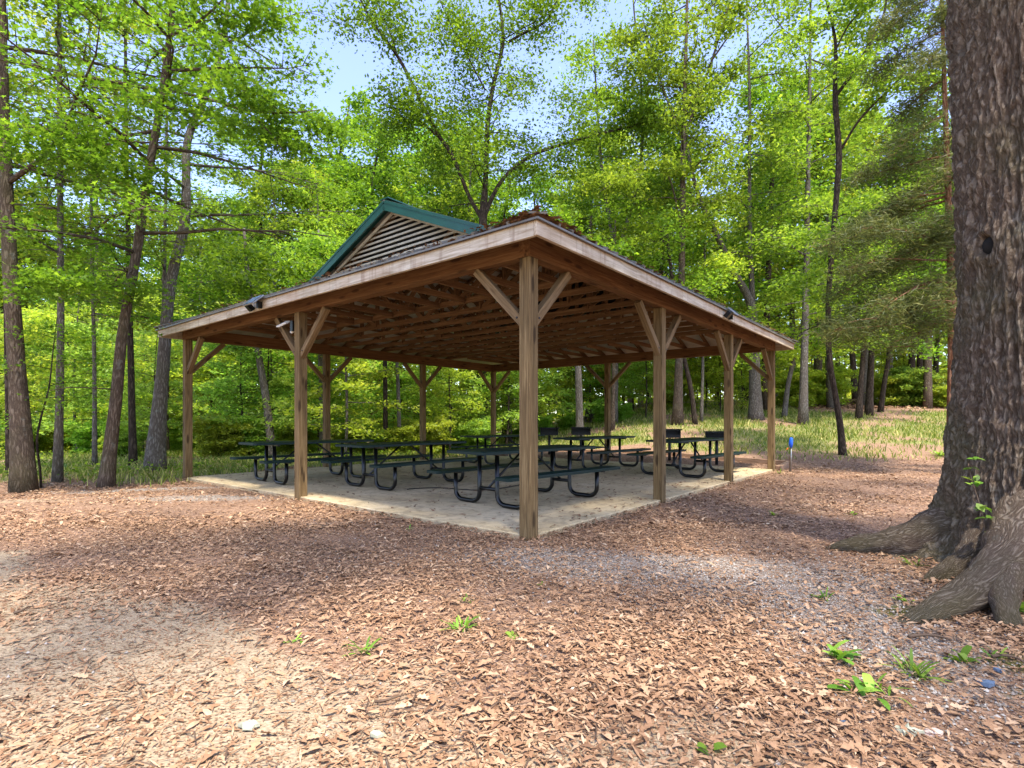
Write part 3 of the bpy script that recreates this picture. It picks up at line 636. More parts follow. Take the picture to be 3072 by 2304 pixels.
tree('dark_tree', 'dark trunk half hidden behind the thick trunk at far left edge', 'tree', [[(28, 1440, 11.5, 22), (24, 1200, 11.5, 20), (18, 900, 11.5, 16), (10, 300, 11.5, 12), (5, -100, 11.5, 8)]], B_dark, FM([(0, 10, .4, .98, 2.2, 1.8, .2, .02)], mat=L_bright, T=DIA), seed=29)
# the forked tree behind the pavilion
SP = dict(T=DIA, size=.17, R=.62, per=17, flat=.25, jit=.8, mat=L_bright)
tree('forked_tree', 'big forked tree behind the pavilion, its bare limbs fanning out above the roof', 'tree',
     [[(1447, 1342, 24, 30), (1447, 1200, 24, 26), (1448, 1000, 24, 26), (1450, 760, 24, 28), (1448, 640, 24, 26), (1456, 560, 24, 15), (1460, 452, 24, 15), (1462, 362, 24, 14), (1476, 271, 24, 13), (1492, 203, 24, 12), (1515, 127, 24, 11), (1503, 40, 24, 8), (1480, -120, 24, 4)],
      [(1448, 660, 24, 13), (1411, 600, 24, 12), (1352, 452, 23.5, 11.5), (1320, 416, 23.3, 11), (1275, 330, 23, 11), (1234, 244, 22.8, 10), (1189, 158, 22.6, 10), (1153, 118, 22.4, 8), (1117, 68, 22.2, 7), (1081, 0, 22, 6), (1050, -90, 22, 3)],
      [(1189, 158, 22.6, 6), (1165, 80, 22.6, 5), (1126, 0, 22.5, 4), (1100, -90, 22.4, 3)],
      [(1450, 655, 24, 14), (1497, 542, 24, 12), (1578, 470, 24.3, 10.5), (1668, 438, 24.6, 9), (1759, 411, 25, 7.5), (1849, 389, 25.3, 6), (1950, 372, 25.5, 5), (2060, 340, 25.8, 3)],
      [(1524, 127, 24, 8), (1578, 95, 24, 8), (1641, 68, 24, 7), (1675, -10, 24, 5), (1700, -90, 24, 3)],
      [(1456, 271, 24, 5), (1397, 158, 24, 5), (1356, 86, 24, 4), (1320, 0, 24, 3)],
      [(1320, 416, 23.3, 7), (1265, 365, 23, 6), (1215, 340, 22.8, 4), (1150, 310, 22.6, 3)]], B_dark,
     dict(SP, size=.16, per=17, R=.85, flat=.4, sub=3, mat=L_maple, br=[(0, 18, .5, .98, 3.6, 2.8, .3, .025), (1, 14, .15, 1, 2.4, 1.8, .15, .02), (2, 4, .2, 1, 1.5, 1.2, .2, .02), (3, 14, .2, 1, 2.6, 2.0, .3, .02), (4, 7, .1, 1, 2.0, 1.5, .2, .02), (5, 6, .2, 1, 1.7, 1.3, .2, .02), (6, 5, .2, 1, 1.8, 1.4, .1, .02)]), seed=31)
# right side
tree('pole_tree', 'tall straight brown trunk rising behind the second right post', 'tree', [[(2032, 1276, 24, 34), (2035, 1150, 24, 24), (2045, 850, 24, 21), (2048, 600, 24, 18), (2049, 407, 24, 15), (2058, 150, 24, 11), (2065, -150, 24, 6)], [(2046, 700, 24, 6), (2020, 560, 23.5, 5), (1990, 484, 23, 4), (1908, 506, 22, 3), (1800, 574, 21, 2)], [(2050, 420, 24, 9), (2095, 290, 24, 8), (2139, 176, 24, 8), (2165, 80, 24, 6), (2193, 0, 24, 5), (2205, -90, 24, 3)], [(2139, 176, 24, 6), (2195, 95, 24, 5), (2252, 40, 24, 4), (2310, -30, 24, 3)], [(2050, 420, 24, 6), (2000, 300, 24, 5), (1960, 180, 24, 4), (1930, 60, 24, 3)]], B_brown, dict(SP, mat=L_bright, br=[(0, 20, .38, .98, 3.8, 3.0, .15, .03), (1, 6, .3, 1, 1.8, 1.3, .1, .015), (2, 5, .3, 1, 1.6, 1.2, .1, .015), (4, 8, .3, 1, 2.2, 1.6, .1, .015)]), seed=32)
tree('forked_tree', 'pale forked tree whose grey limbs show above the right half of the roof', 'tree', [[(1842, 1290, 27, 22), (1846, 1050, 27, 20), (1850, 780, 27, 19), (1838, 690, 27, 14), (1815, 600, 27, 11), (1800, 460, 27, 9), (1790, 300, 27, 6), (1780, 120, 27, 4)],
      [(1850, 790, 27, 14), (1882, 660, 27, 12), (1905, 590, 27, 11), (1930, 450, 27, 9), (1925, 250, 27, 7), (1900, 20, 27, 5), (1895, -100, 27, 3)]], B_grey, dict(SP, mat=L_bright, br=[(0, 16, .5, .98, 3.4, 2.8, .15, .025), (1, 18, .2, .98, 3.4, 2.6, .15, .025)]), seed=47)
tree('leaning_tree', 'thin dark trunk leaning left, just right of the tall straight brown trunk', 'tree', [[(2086, 1250, 24, 16), (2074, 1160, 24, 14), (2052, 1080, 24, 13), (2030, 950, 24, 12), (2000, 700, 24, 9)]], B_dark, dict(SP, br=[(0, 9, .5, .98, 2.6, 2.0, .2, .02)]), seed=33)
tree('young_tree', 'very thin grey trunk between the second and third right posts', 'tree', [[(2104, 1255, 25, 11), (2107, 1160, 25, 9), (2110, 1000, 25, 8), (2115, 700, 25, 6)]], B_grey, dict(SP, mat=L_yell, br=[(0, 10, .4, .98, 2.4, 1.8, .2, .02)]), seed=34)
tree('crooked_tree', 'thick grey trunk by the far right post that curves up and left above the roof', 'tree', [[(2268, 1241, 26, 46), (2264, 1150, 26, 36), (2262, 1000, 26, 30), (2257, 907, 26, 26), (2203, 820, 25.6, 20), (2160, 723, 25.2, 18), (2121, 652, 25, 16), (2085, 560, 24.8, 12), (2060, 440, 24.6, 8), (2040, 300, 24.6, 4)], [(2259, 920, 26, 18), (2250, 760, 26, 15), (2248, 560, 26, 12), (2250, 300, 26, 9), (2240, 0, 26, 5)]], B_grey, dict(SP, mat=L_bright, br=[(0, 9, .5, .98, 2.8, 2.2, .15, .03), (1, 18, .15, .98, 3.6, 3.0, .1, .03)]), seed=35)
tree('pale_tree', 'pale leaning trunk just right of the far right corner post', 'tree', [[(2352, 1236, 27, 18), (2362, 1160, 27, 15), (2378, 1090, 27, 14), (2400, 1000, 27, 11), (2430, 850, 27, 8)]], B_grey, dict(SP, mat=L_yell, br=[(0, 9, .4, .98, 2.6, 2.0, .1, .02)]), seed=36)
tree('grey_tree', 'sturdy grey trunk on the lawn edge right of the roof end', 'tree', [[(2409, 1240, 24, 30), (2411, 1150, 24, 24), (2415, 1000, 24, 22), (2420, 800, 24, 19), (2424, 500, 24, 15), (2430, 200, 24, 10), (2432, -100, 24, 5)]], B_grey, dict(SP, mat=L_bright, br=[(0, 26, .24, .98, 4.0, 3.0, .12, .03)]), seed=37)
tree('forked_tree', 'slim dark tree leaning left on the lawn, forking high above into dark limbs', 'tree',
     [[(2529, 1341, 16, 25), (2520, 1260, 16, 21), (2503, 1170, 16, 18), (2487, 1085, 16, 18), (2484, 900, 16, 18), (2500, 700, 16, 17), (2519, 475, 16, 20), (2514, 407, 16, 18), (2505, 316, 16, 18), (2505, 181, 16, 12), (2512, 136, 16, 10), (2496, 68, 16, 9), (2478, 0, 16, 8), (2465, -90, 16, 4)],
      [(2506, 290, 16, 13), (2540, 245, 15.9, 12), (2568, 205, 15.8, 12), (2613, 127, 15.6, 10), (2650, 59, 15.5, 9), (2663, -20, 15.4, 6), (2670, -120, 15.4, 4)],
      [(2522, 450, 16, 9), (2577, 357, 15.6, 8), (2650, 285, 15.3, 8), (2727, 208, 15, 5), (2760, 170, 14.9, 3)],
      [(2512, 140, 16, 6), (2545, 70, 16, 6), (2610, 10, 16, 5), (2640, -60, 16, 3)]], B_dark,
     dict(SP, size=.13, R=.5, mat=L_bright, br=[(0, 9, .25, .5, 2.4, 1.8, .0, .02), (0, 4, .75, .98, 1.6, 1.3, .05, .02), (1, 4, .35, 1, 1.6, 1.2, .1, .012), (2, 5, .5, 1, 1.4, 1.0, .0, .01), (3, 3, .4, 1, 1.1, .8, .1, .01)]), seed=38)
tree('cedar_tree', 'reddish trunked cedar with drooping olive foliage beside the massive right trunk', 'cedar tree',
     [[(2855, 1353, 12, 36), (2855, 1200, 12, 31), (2858, 1000, 12, 29), (2856, 877, 12, 27), (2845, 600, 12, 22), (2835, 300, 12, 16), (2825, 0, 12, 11), (2815, -400, 12, 5)]], B_red,
     dict(T=NEED, size=.17, R=.36, per=50, flat=.3, jit=1.6, mat=L_cedar, droop=.22, sub=3, br=[(0, 30, .25, .98, 2.2, .9, .0, .03), (0, 13, .25, .5, 2.9, 2.0, -.05, .025, 2.9, .9)]), seed=39)
for i, (x, y, d, wd, x2, lab) in enumerate([(2575, 1227, 26, 22, 2588, 'left one of the dark trunks under the cedar foliage'), (2606, 1215, 28, 26, 2614, 'middle one of the dark trunks under the cedar foliage'), (2640, 1205, 30, 18, 2668, 'right leaning one of the dark trunks under the cedar foliage'),
        (2757, 1180, 38, 24, 2760, 'dark trunk on the brown leafy ridge left of the cedar trunk'), (2792, 1172, 42, 12, 2792, 'thin dark trunk on the ridge, close to the cedar trunk')]):
    tree('dark_tree', lab, 'tree', [[(x, y, d, wd), (x + (x2 - x) * .5, y - 70, d, wd * .85), (x2, y - 130, d, wd * .75), (x2 + (x2 - x), y - 350, d, wd * .5), (x2 + (x2 - x) * 1.5, y - 600, d, wd * .25)]], B_dark, dict(SP, mat=L_maple, size=.2, br=[(0, 12, .35, .98, 3.4, 2.6, .1, .03)]), seed=50 + i)
for i, (x, y, d, wd, x2, bk, lab) in enumerate([(818, 1325, 18, 27, 775, B_grey, 'pale bare trunk leaning left, seen between the left corner post and middle left post'), (1157, 1330, 19, 16, 1155, B_dark, 'straight dark trunk seen left of the second back post'), (1200, 1325, 19, 13, 1190, B_grey, 'thin curving trunk seen just left of the second back post'),
        (1350, 1330, 30, 14, 1352, B_dark, 'thin trunk seen between the second back post and the far corner post'), (1740, 1318, 22, 24, 1733, B_grey, 'grey trunk seen behind the table right of the front corner post'), (1838, 1300, 24, 14, 1842, B_brown, 'brown trunk seen right beside the back middle post'), (1529, 1320, 26, 14, 1530, B_dark, 'dark trunk seen just left of the front corner post'), (968, 1330, 20, 20, 962, B_grey, 'grey trunk half hidden by the first back post')]):
    tree('slender_tree', lab, 'tree', [[(x, y, d, wd), (x + (x2 - x) * .4, y - 120, d, wd * .9), (x2, y - 260, d, wd * .8), (x2 + (x2 - x) * .8, y - 520, d, wd * .5), (x2 + (x2 - x), y - 640, d, wd * .3)]], bk, dict(SP, mat=(L_maple, L_bright)[i % 2], size=.17, br=[(0, 12, .55, .98, 2.6, 1.8, .05, .02)]), seed=70 + i)
# ------------- generic background trees: variants, then copies
def variant(kind, seed):
    rng = random.Random(seed); rs = np.random.RandomState(seed); R = empty(('forest_tree', 'understory_tree', 'shrub')[kind], (0, 0, 0)); mb = MB(); mb.sm = True; C = []
    mat = [L_bright, L_maple, L_yell, L_bright][seed % 4]
    if kind and seed % 4 != 2: mat = L_under
    if kind == 0:
        H = 20; W = [[0, 0, -.3, .26], [rng.uniform(-.3, .3), .1, 4, .19], [rng.uniform(-.8, .8), 0, 10, .15], [rng.uniform(-1, 1), .2, 16, .09], [rng.uniform(-1, 1), 0, H, .03]]
        Q = smoothline(W, 14); mb.tube([q[:3] for q in Q], [q[3] for q in Q], 8, wob=.04); branches(mb, Q, 32, .32, .98, 3.9, 2.3, .25, rng, .035, .1, 3, out=C); par = (11, .75, .25, .26, .8)
    elif kind == 1:
        W = [[0, 0, -.3, .06], [rng.uniform(-.3, .3), .1, 1.5, .05], [rng.uniform(-.5, .5), 0, 3.5, .035], [rng.uniform(-.6, .6), 0, 6, .01]]
        Q = smoothline(W, 10); mb.tube([q[:3] for q in Q], [q[3] for q in Q], 7); branches(mb, Q, 20, .22, .98, 2.5, 1.4, .15, rng, .018, .08, 3, out=C); par = (9, .45, .14, .155, .8)
    else:
        for k in range(7):
            a = k * .9 + rng.uniform(0, .5); W = [[0, 0, -.1, .012], [math.cos(a) * .3, math.sin(a) * .3, .8, .009], [math.cos(a) * .7, math.sin(a) * .7, rng.uniform(1.2, 1.9), .004]]
            Q = smoothline(W, 7); mb.tube([q[:3] for q in Q], [q[3] for q in Q], 5); branches(mb, Q, 7, .1, 1, .8, .5, .3, rng, .008, .1, 2, out=C)
        par = (10, .24, .2, .12, .8)
    mb.build('trunk' if kind < 2 else 'stem', [B_grey, B_dark, B_brown][seed % 3], R)
    crown('crown', C, par[0], par[1], par[2], par[3], DIA, mat, rs, par[4], R); return R
VAR = [[variant(0, s) for s in (0, 1, 2, 3, 5)], [variant(1, s) for s in (4, 6, 7, 10)], [variant(2, s) for s in (8, 10)]]
used = set(); placed = []
def place(kind, x, y, sc, rng, zs=1):
    if inpav(x, y, (4.5, 3.0, 1.2)[kind]) > 0: return
    v = rng.choice(VAR[kind]); o = v if v.name not in used else copytree(v); used.add(v.name)
    o.location = (x, y, float(G(x, y)) - .05); o.rotation_euler.z = rng.uniform(0, 6.28); s = sc * rng.uniform(.88, 1.12); o.scale = (s, s, s * zs); placed.append((kind, x, y, o)); return o
rg = random.Random(5)
for k in range(80):          # tall trees beyond
    y = rg.uniform(29, 58); r = -1.0 + 2.02 * ((k * .618034) % 1) + rg.uniform(-.02, .02)
    sc = 1.0
    if -.46 < r < -.04: sc = min(y, 48) * rg.uniform(.50, .58) / 20 + .03
    elif -.04 <= r < .10: sc = rg.uniform(.7, .85)
    elif .10 <= r < .30: sc = rg.uniform(.95, 1.15)
    elif r >= .30: sc = rg.uniform(.85, 1.12)
    place(0, r * y, y, sc, rg)
for k in range(84):          # understory
    y = rg.uniform(17.5, 38); r = -1.0 + 1.42 * ((k * .618034) % 1) + rg.uniform(-.02, .02)
    if r > .12 and y < 27: y += 11
    if r < -.42 and y < 17: y += rg.uniform(2, 6)
    place(1, r * y, y, rg.uniform(.75, 1.25), rg)
for k in range(10):
    y = rg.uniform(36, 48); r = rg.uniform(.36, .98); place(1, r * y, y, rg.uniform(.7, 1.1), rg)
for k in range(16):
    y = rg.uniform(46, 58); r = .28 + .72 * ((k * .618034) % 1); place(1, r * y, y, rg.uniform(1.0, 1.4), rg)
for k in range(34):
    y = rg.uniform(17.5, 25); r = -1.0 + 1.25 * ((k * .618034) % 1) + rg.uniform(-.02, .02)
    if r > .0: y += 7
    place(2, r * y, y, rg.uniform(.45, 1.0), rg)
for k in range(9):
    y = rg.uniform(30, 36); r = rg.uniform(.3, .9); place(2, r * y, y, rg.uniform(.7, 1.5), rg)
SECT = [(-1.1, -.9, 'behind the thick trunk at far left'), (-.9, -.76, 'left of the leaning sweetgum'), (-.76, -.62, 'behind the broad based leaning trunk'), (-.62, -.46, 'right beyond the left corner post'), (-.46, -.32, 'seen between the left posts'), (-.32, -.18, 'behind the leftmost back posts'), (-.18, -.04, 'around the far corner post'),
        (-.04, .10, 'behind the front corner post'), (.10, .24, 'behind the back middle post'), (.24, .38, 'between the second and third right posts'), (.38, .52, 'beyond the far right corner post'), (.52, .68, 'behind the slim dark lawn tree'), (.68, .82, 'behind the drooping cedar'), (.82, 1.2, 'behind the massive right trunk')]
NUM = ['first', 'second', 'third', 'fourth', 'fifth', 'sixth', 'seventh', 'eighth', 'ninth', 'tenth', 'eleventh', 'twelfth', 'thirteenth', 'fourteenth', 'fifteenth', 'sixteenth', 'seventeenth', 'eighteenth', 'nineteenth', 'twentieth'] + ['farther'] * 40
KN = [('tall forest tree', 'tree', 'tall forest trees beyond the clearing'), ('low leafy tree', 'tree', 'low leafy trees under the forest'), ('bright green shrub', 'shrub', 'shrubs at the forest edge')]
for kind in range(3):
    for a, b, s in SECT:
        L = sorted([(x / y, y, o) for k_, x, y, o in placed if k_ == kind and a <= x / y < b], key=lambda q: q[0])
        for i, (r, y, o) in enumerate(L):
            tag(o, (f'{NUM[i]} {KN[kind][0]} from the left {s}' if len(L) > 1 else f'only {KN[kind][0]} {s}'), KN[kind][1], KN[kind][2])
# far woods as one mass
def far():
    rs = np.random.RandomState(3); n = 110000; r = -1.5 + 3.0 * rs.rand(n); y = 62 + 22 * rs.rand(n); x = r * y
    top = np.where((r > -.46) & (r < -.05), 15.0, 23) + 4 * n2(x, y * 0, .12, 9) + 2 * n2(x, y * 0, .5, 10); z = G(x, y) + rs.rand(n) ** 1.25 * top
    keep = vnoise(np.stack([x * .3, y * .2, z * .4], -1), 4) > -.30 + .8 * (z / 20 - .5); P = np.stack([x, y, z], -1)[keep]
    o = leaves('far_woods', P, .95, DIA, L_yell, .9, None, rs=rs); tag(o, 'mass of distant green woods behind all the other trees', 'woods', None, 'stuff')
far()
# ---------------------------------------------------------------- the massive oak at the right
def big_oak():
    cx_, cy_ = 4.05, 4.1; R = empty('oak_tree', (cx_, cy_, 0)); tag(R, 'massive furrowed oak trunk with flaring mossy roots at the right edge', 'tree')
    nt, nz = 520, 560; th = np.linspace(0, 2 * np.pi, nt, endpoint=False); zz = -.1 + 12.1 * np.linspace(0, 1, nz) ** 1.45
    T_, Z_ = np.meshgrid(th, zz); r = .485 + .06 * sstep(2.4, 4.6, Z_) - .008 * Z_ + .03 * np.cos(T_ * 2 + 1) + .0 * Z_; r = r * np.where(Z_ > 6, 1 - (Z_ - 6) * .05, 1)
    fl = np.exp(-np.clip(Z_ + .1, 0, None) / .42); r = r + .11 * fl
    for a, am, wd in ((142, .62, .26), (208, .50, .20), (226, .24, .17), (268, .12, .25), (320, .4, .3), (20, .4, .3), (85, .35, .3)):
        dd = (T_ - math.radians(a) + np.pi) % (2 * np.pi) - np.pi; r = r + am * np.exp(-(dd / wd) ** 2) * np.exp(-np.clip(Z_ + .05, 0, None) / .26) + am * .13 * np.exp(-(dd / (wd * 1.3)) ** 2) * np.exp(-Z_ / .9)
    u = T_ * 5.5; q = lambda a, b, s: vnoise(np.stack([np.cos(T_) * a, np.sin(T_) * a, Z_ * b], -1), s)
    rid = 1 - np.abs(q(9, 2.2, 1)) * 2; rid2 = 1 - np.abs(q(17, 6.5, 2)) * 2; r = r + .026 * np.clip(rid, -.6, .7) + .015 * rid2 + .022 * q(34, 16, 3) + .014 * q(72, 40, 13) + .035 * q(2.2, .9, 4)
    # knot hollow facing the camera
    ka = math.atan2(-4.1 - .0, -4.05) ; hx = (px(2945, 735, 1)[0]); bz = CH + (HOR - 735) / F * 3.95
    # angle on the trunk seen at column 2945
    best = min(np.linspace(0, 6.283, 720), key=lambda a: abs((cx_ + .52 * math.cos(a)) / (cy_ + .52 * math.sin(a)) - (2945 - 1536) / F) + (10 if math.sin(a) > -.1 else 0))
    dd = (T_ - best + np.pi) % (2 * np.pi) - np.pi; bz = CH + (HOR - 735) / F * (cy_ + .52 * math.sin(best)); e2 = (dd * .5 / .10) ** 2 + ((Z_ - bz) / .11) ** 2; e1 = (dd * .5 / .045) ** 2 + ((Z_ - bz) / .065) ** 2
    r = r + .075 * np.exp(-e2) - .26 * np.exp(-e1 ** 1.5)
    X = r * np.cos(T_); Y = r * np.sin(T_); V = np.stack([X, Y, Z_], -1).reshape(-1, 3); i = (np.arange(nz - 1)[:, None] * nt + np.arange(nt)[None, :]); j = (np.arange(nz - 1)[:, None] * nt + (np.arange(nt)[None, :] + 1) % nt)
    fl_ = np.stack([i, j, j + nt, i + nt], -1).reshape(-1); o = fastmesh('trunk', V, fl_, np.full(i.size, 4), B_big, None, True, R)
    at = o.data.attributes.new('gc', 'FLOAT_VECTOR', 'POINT'); at.data.foreach_set('vector', np.stack([Z_, np.cos(T_) * .55, np.sin(T_) * .55], -1).astype('f').ravel())
    kb = __import__('bmesh').new(); __import__('bmesh').ops.create_icosphere(kb, subdivisions=2, radius=.07); km = bpy.data.meshes.new('knot_shade'); kb.to_mesh(km); km.materials.append(M_shade)
    ko = bpy.data.objects.new('knot_shade', km); COL.objects.link(ko); ko.parent = R; ko.location = (.43 * math.cos(best), .43 * math.sin(best), bz); ko.scale = (1, 1, 1.15); km.shade_smooth()  # dark ball inside the dent, painting the hollow's shade
    def root(pts, rad):
        Q = smoothline([[p[0] - cx_, p[1] - cy_, p[2], r_] for p, r_ in zip(pts, rad)], 34); n = 28; Vv = []; gg = []; m = len(Q)
        for k in range(m):
            t = Q[min(k + 1, m - 1), :3] - Q[max(k - 1, 0), :3]; t /= np.linalg.norm(t); s = np.cross(t, (0, 0, 1)); s /= np.linalg.norm(s); u_ = np.cross(s, t)
            for a in np.linspace(0, 6.283, n, endpoint=False):
                rr = Q[k, 3] * (1 + .16 * float(vnoise(np.array([k * .35, math.cos(a) * 2, math.sin(a) * 2]), 6)) + .09 * float(vnoise(np.array([k * .9, math.cos(a) * 6, math.sin(a) * 6]), 7)))
                Vv.append(Q[k, :3] + (s * math.cos(a) + u_ * math.sin(a)) * rr); gg.append((k * .04, math.cos(a) * .22, math.sin(a) * .22))
        i = (np.arange(m - 1)[:, None] * n + np.arange(n)[None, :]); j = (np.arange(m - 1)[:, None] * n + (np.arange(n)[None, :] + 1) % n); cap = [(m - 1) * n + k for k in range(n)]
        o = fastmesh('root', np.array(Vv), np.concatenate([np.stack([i, j, j + n, i + n], -1).ravel(), cap]), np.array([4] * i.size + [n]), B_big, None, True, R)
        at = o.data.attributes.new('gc', 'FLOAT_VECTOR', 'POINT'); at.data.foreach_set('vector', np.array(gg, 'f').ravel())
    root([(4.0, 4.25, .45), (3.6, 4.45, .30), (3.35, 4.62, .16), (3.18, 4.78, .09), (3.02, 4.90, .05), (2.92, 5.0, -.03)], [.30, .20, .14, .10, .07, .045])
    root([(3.8, 3.85, .5), (3.4, 3.62, .30), (3.0, 3.42, .16), (2.7, 3.32, .07), (2.4, 3.22, -.01), (2.25, 3.18, -.05)], [.28, .18, .12, .09, .06, .04])
    root([(3.4, 3.6, .28), (3.12, 3.40, .21), (2.95, 3.24, .13), (2.88, 3.14, .04), (2.86, 3.08, -.06)], [.11, .085, .07, .065, .06])
    root([(3.7, 4.1, .4), (3.35, 4.0, .14), (3.1, 3.95, .04), (2.95, 3.9, -.04)], [.15, .09, .06, .04])
    rng = random.Random(77); rs = np.random.RandomState(77); mb = MB(); mb.sm = True; C = []
    ax = [[0, 0, 7, .4], [0, 0, 9.5, .34], [.3, .2, 12, .25], [.2, 0, 15, .1]]; Q = smoothline(ax, 8); mb.tube([q[:3] for q in Q], [q[3] for q in Q], 12)
    limbs = []  # limbs and crown out of frame, added to dapple the clearing
    for a, el, L in ((200, .32, 9.5), (225, .5, 8), (172, .5, 9), (250, .3, 8), (300, .5, 6), (185, .8, 7), (150, 1.0, 6), (20, .6, 6), (80, .9, 5), (232, .2, 7)):
        a = math.radians(a); p = Vector((0, 0, rng.uniform(8.6, 10.4))); d = Vector((math.cos(a) * math.cos(el), math.sin(a) * math.cos(el), math.sin(el))); W = []
        for k in range(7): W.append([*p, .15 * (1 - k / 7.5)]); d = (d + Vector((rng.uniform(-.15, .15), rng.uniform(-.15, .15), -.03))).normalized(); p = p + d * L / 6
        mb.tube([q[:3] for q in W], [q[3] for q in W], 8); branches(mb, W, 12, .25, 1, 2.6, 1.6, .1, rng, .03, .1, 2, out=C)
    mb.build('limb', B_brown, R)
    C = np.array(C); ok = (C[:, 2] > 1.2 + .80 * (C[:, 1] + cy_) + .9) | (C[:, 1] + cy_ < .2)
    crown('crown', C[ok], 3.6, .6, .2, .24, OVAL, L_oak, rs, .7, R)  # unseen crown, kept above the view and thinned for its dappled shade
big_oak()
# ---------------------------------------------------------------- loose ground cover
def scatter(n, ymin, ymax, rs, pw=1.0, rmax=1.02):
    u = rs.rand(n); e = 2 - pw; y = (ymin ** e + u * (ymax ** e - ymin ** e)) ** (1 / e) if abs(e) > 1e-3 else ymin * (ymax / ymin) ** u
    x = (rs.rand(n) * 2 - 1) * rmax * y; return x, y
rs = np.random.RandomState(41)
def litter(name, n, ymin, ymax, size, pw, lab, mat=M_litter, lo=0.0):
    x, y = scatter(n, ymin, ymax, rs, pw); s, g, gr, mo = regions(x, y)
    d = 1 - .84 * s - .72 * g - .80 * gr - .6 * mo; d = d * (.68 + .6 * n2(x, y, 1.1, 61) + .3 * n2(x, y, 3.5, 62)); inside = inpav(x, y, .02) > .5
    k = (rs.rand(n) < d) & ~inside & (((x - 4.05) ** 2 + (y - 4.1) ** 2) > .5); x, y = x[k], y[k]; P = np.stack([x, y, G(x, y) + .003 + .020 * rs.rand(len(x)) * (1 - .85 * s[k])], -1)
    V, fl, ct, rn = leafcloud(P, size, None, .29, .34, .24); o = fastmesh(name, V, fl, ct, mat, dict(rnd=rn)); tag(o, lab, 'dead leaves', None, 'stuff')
litter('leaf_litter', 135000, 1.6, 6.2, .032, 1.3, 'carpet of curled brown leaves over the near clearing floor')
litter('leaf_litter', 85000, 6.0, 15.5, .052, 1.3, 'carpet of brown leaves around and beyond the pavilion')
def big_leaves():
    x, y = scatter(2600, 1.7, 9, rs, 1.4); s, g, gr, mo = regions(x, y); k = (rs.rand(len(x)) < .8 - .5 * s - .4 * gr) & ~(inpav(x, y, .05) > .3); x, y = x[k], y[k]
    T = np.array([(0, -.5), (.09, -.38), (.20, -.25), (.10, -.12), (.26, .06), (.12, .16), (.20, .32), (0, .5), (-.18, .34), (-.10, .2), (-.25, .08), (-.1, -.1), (-.2, -.27), (-.08, -.36)])
    o = leaves('oak_leaf_litter', np.stack([x, y, G(x, y) + .024 - .017 * s[k]], -1), .062, T, M_litter, .22, None, np.clip(.35 + .5 * rs.rand(len(x)), 0, 1), .35, rs); tag(o, 'larger lobed oak leaves among the finer litter', 'dead leaves', None, 'stuff')
big_leaves()
def fine_debris():
    for nm, n, sz, T, lab in (('leaf_crumbs', 85000, .016, DIA, 'fine crumbled leaf bits between the leaves and on the sand'), ('pine_needles', 9000, .09, NEED, 'thin dry pine needles scattered over the clearing floor')):
        x, y = scatter(n, 1.6, 6.5 if sz < .05 else 10, rs, 1.3); s, g, gr, mo = regions(x, y); k = ~(inpav(x, y, .02) > .5) & (rs.rand(n) < .45 + .6 * n2(x, y, 1.6, 97) + .3); x, y = x[k], y[k]
        o = leaves(nm, np.stack([x, y, G(x, y) + (.004 if sz < .05 else .022 - .016 * s[k])], -1), sz, T, M_litter, .25 if sz < .05 else .06, None, np.clip(rs.beta(1.6, 2.4, len(x)), 0, 1), .1, rs); tag(o, lab, 'leaf debris', None, 'stuff')
fine_debris()
def hill_litter():
    n = 14000; r = rs.rand(n) * .5 + .52; y = 32 + rs.rand(n) * 12; x = r * y; P = np.stack([x, y, G(x, y) + .03], -1); V, fl, ct, rn = leafcloud(P, .2, None)
    o = fastmesh('leaf_litter', V, fl, ct, M_litter, dict(rnd=rn)); tag(o, 'brown leaves covering the far ridge at the upper right', 'dead leaves', None, 'stuff')
hill_litter()
# the floor of the slab: scattered leaves and pine needles
def slab_litter():
    n = 6000; lx = -A + rs.rand(n) * A; ly = rs.rand(n) * B; k = rs.rand(n) < (.28 + .5 * np.exp(-(-lx) / 1.6) + .3 * np.exp(-(B - ly) / 1.5) + .15 * n2(lx, ly, .8, 71)); lx, ly = lx[k], ly[k]
    P = np.array([wrl(a, b, .042) for a, b in zip(lx, ly)]); V, fl, ct, rn = leafcloud(P, .055, None, .3, .25, .12); o = fastmesh('slab_litter', V, fl, ct, M_litter, dict(rnd=rn * .55)); tag(o, 'scattered dark leaves and bits on the concrete slab', 'dead leaves', None, 'stuff')
slab_litter()
def gravel():
    n = 130000; x, y = scatter(n, 1.7, 10.5, rs, 1.3); s, g, gr, mo = regions(x, y); k = (rs.rand(n) < g * .95 + .01) & ~(inpav(x, y, .02) > .5); x, y = x[k], y[k]; n = len(x)
    T = np.array([(1, 0, 0), (0, 1, 0), (-1, 0, 0), (0, -1, 0), (0, 0, 1)]); sz = .004 + .008 * rs.rand(n) ** 2; a = rs.rand(n) * 6.283; sc = .6 + .7 * rs.rand(n, 3)
    q = T[None] * sc[:, None, :] * sz[:, None, None]; X = q[..., 0] * np.cos(a)[:, None] - q[..., 1] * np.sin(a)[:, None]; Y = q[..., 0] * np.sin(a)[:, None] + q[..., 1] * np.cos(a)[:, None]
    V = np.stack([X + x[:, None], Y + y[:, None], q[..., 2] + G(x, y)[:, None] + .004], -1); b = np.arange(n)[:, None] * 5; fl = np.concatenate([b + np.array(t) for t in ((0, 1, 4), (1, 2, 4), (2, 3, 4), (3, 0, 4))], 1)
    o = fastmesh('gravel', V.reshape(-1, 3), fl.ravel(), np.full(n * 4, 3), M_stone, dict(rnd=np.repeat(rs.rand(n), 4))); tag(o, 'thin grey gravel showing through the leaves near the slab', 'gravel', None, 'stuff')
gravel()
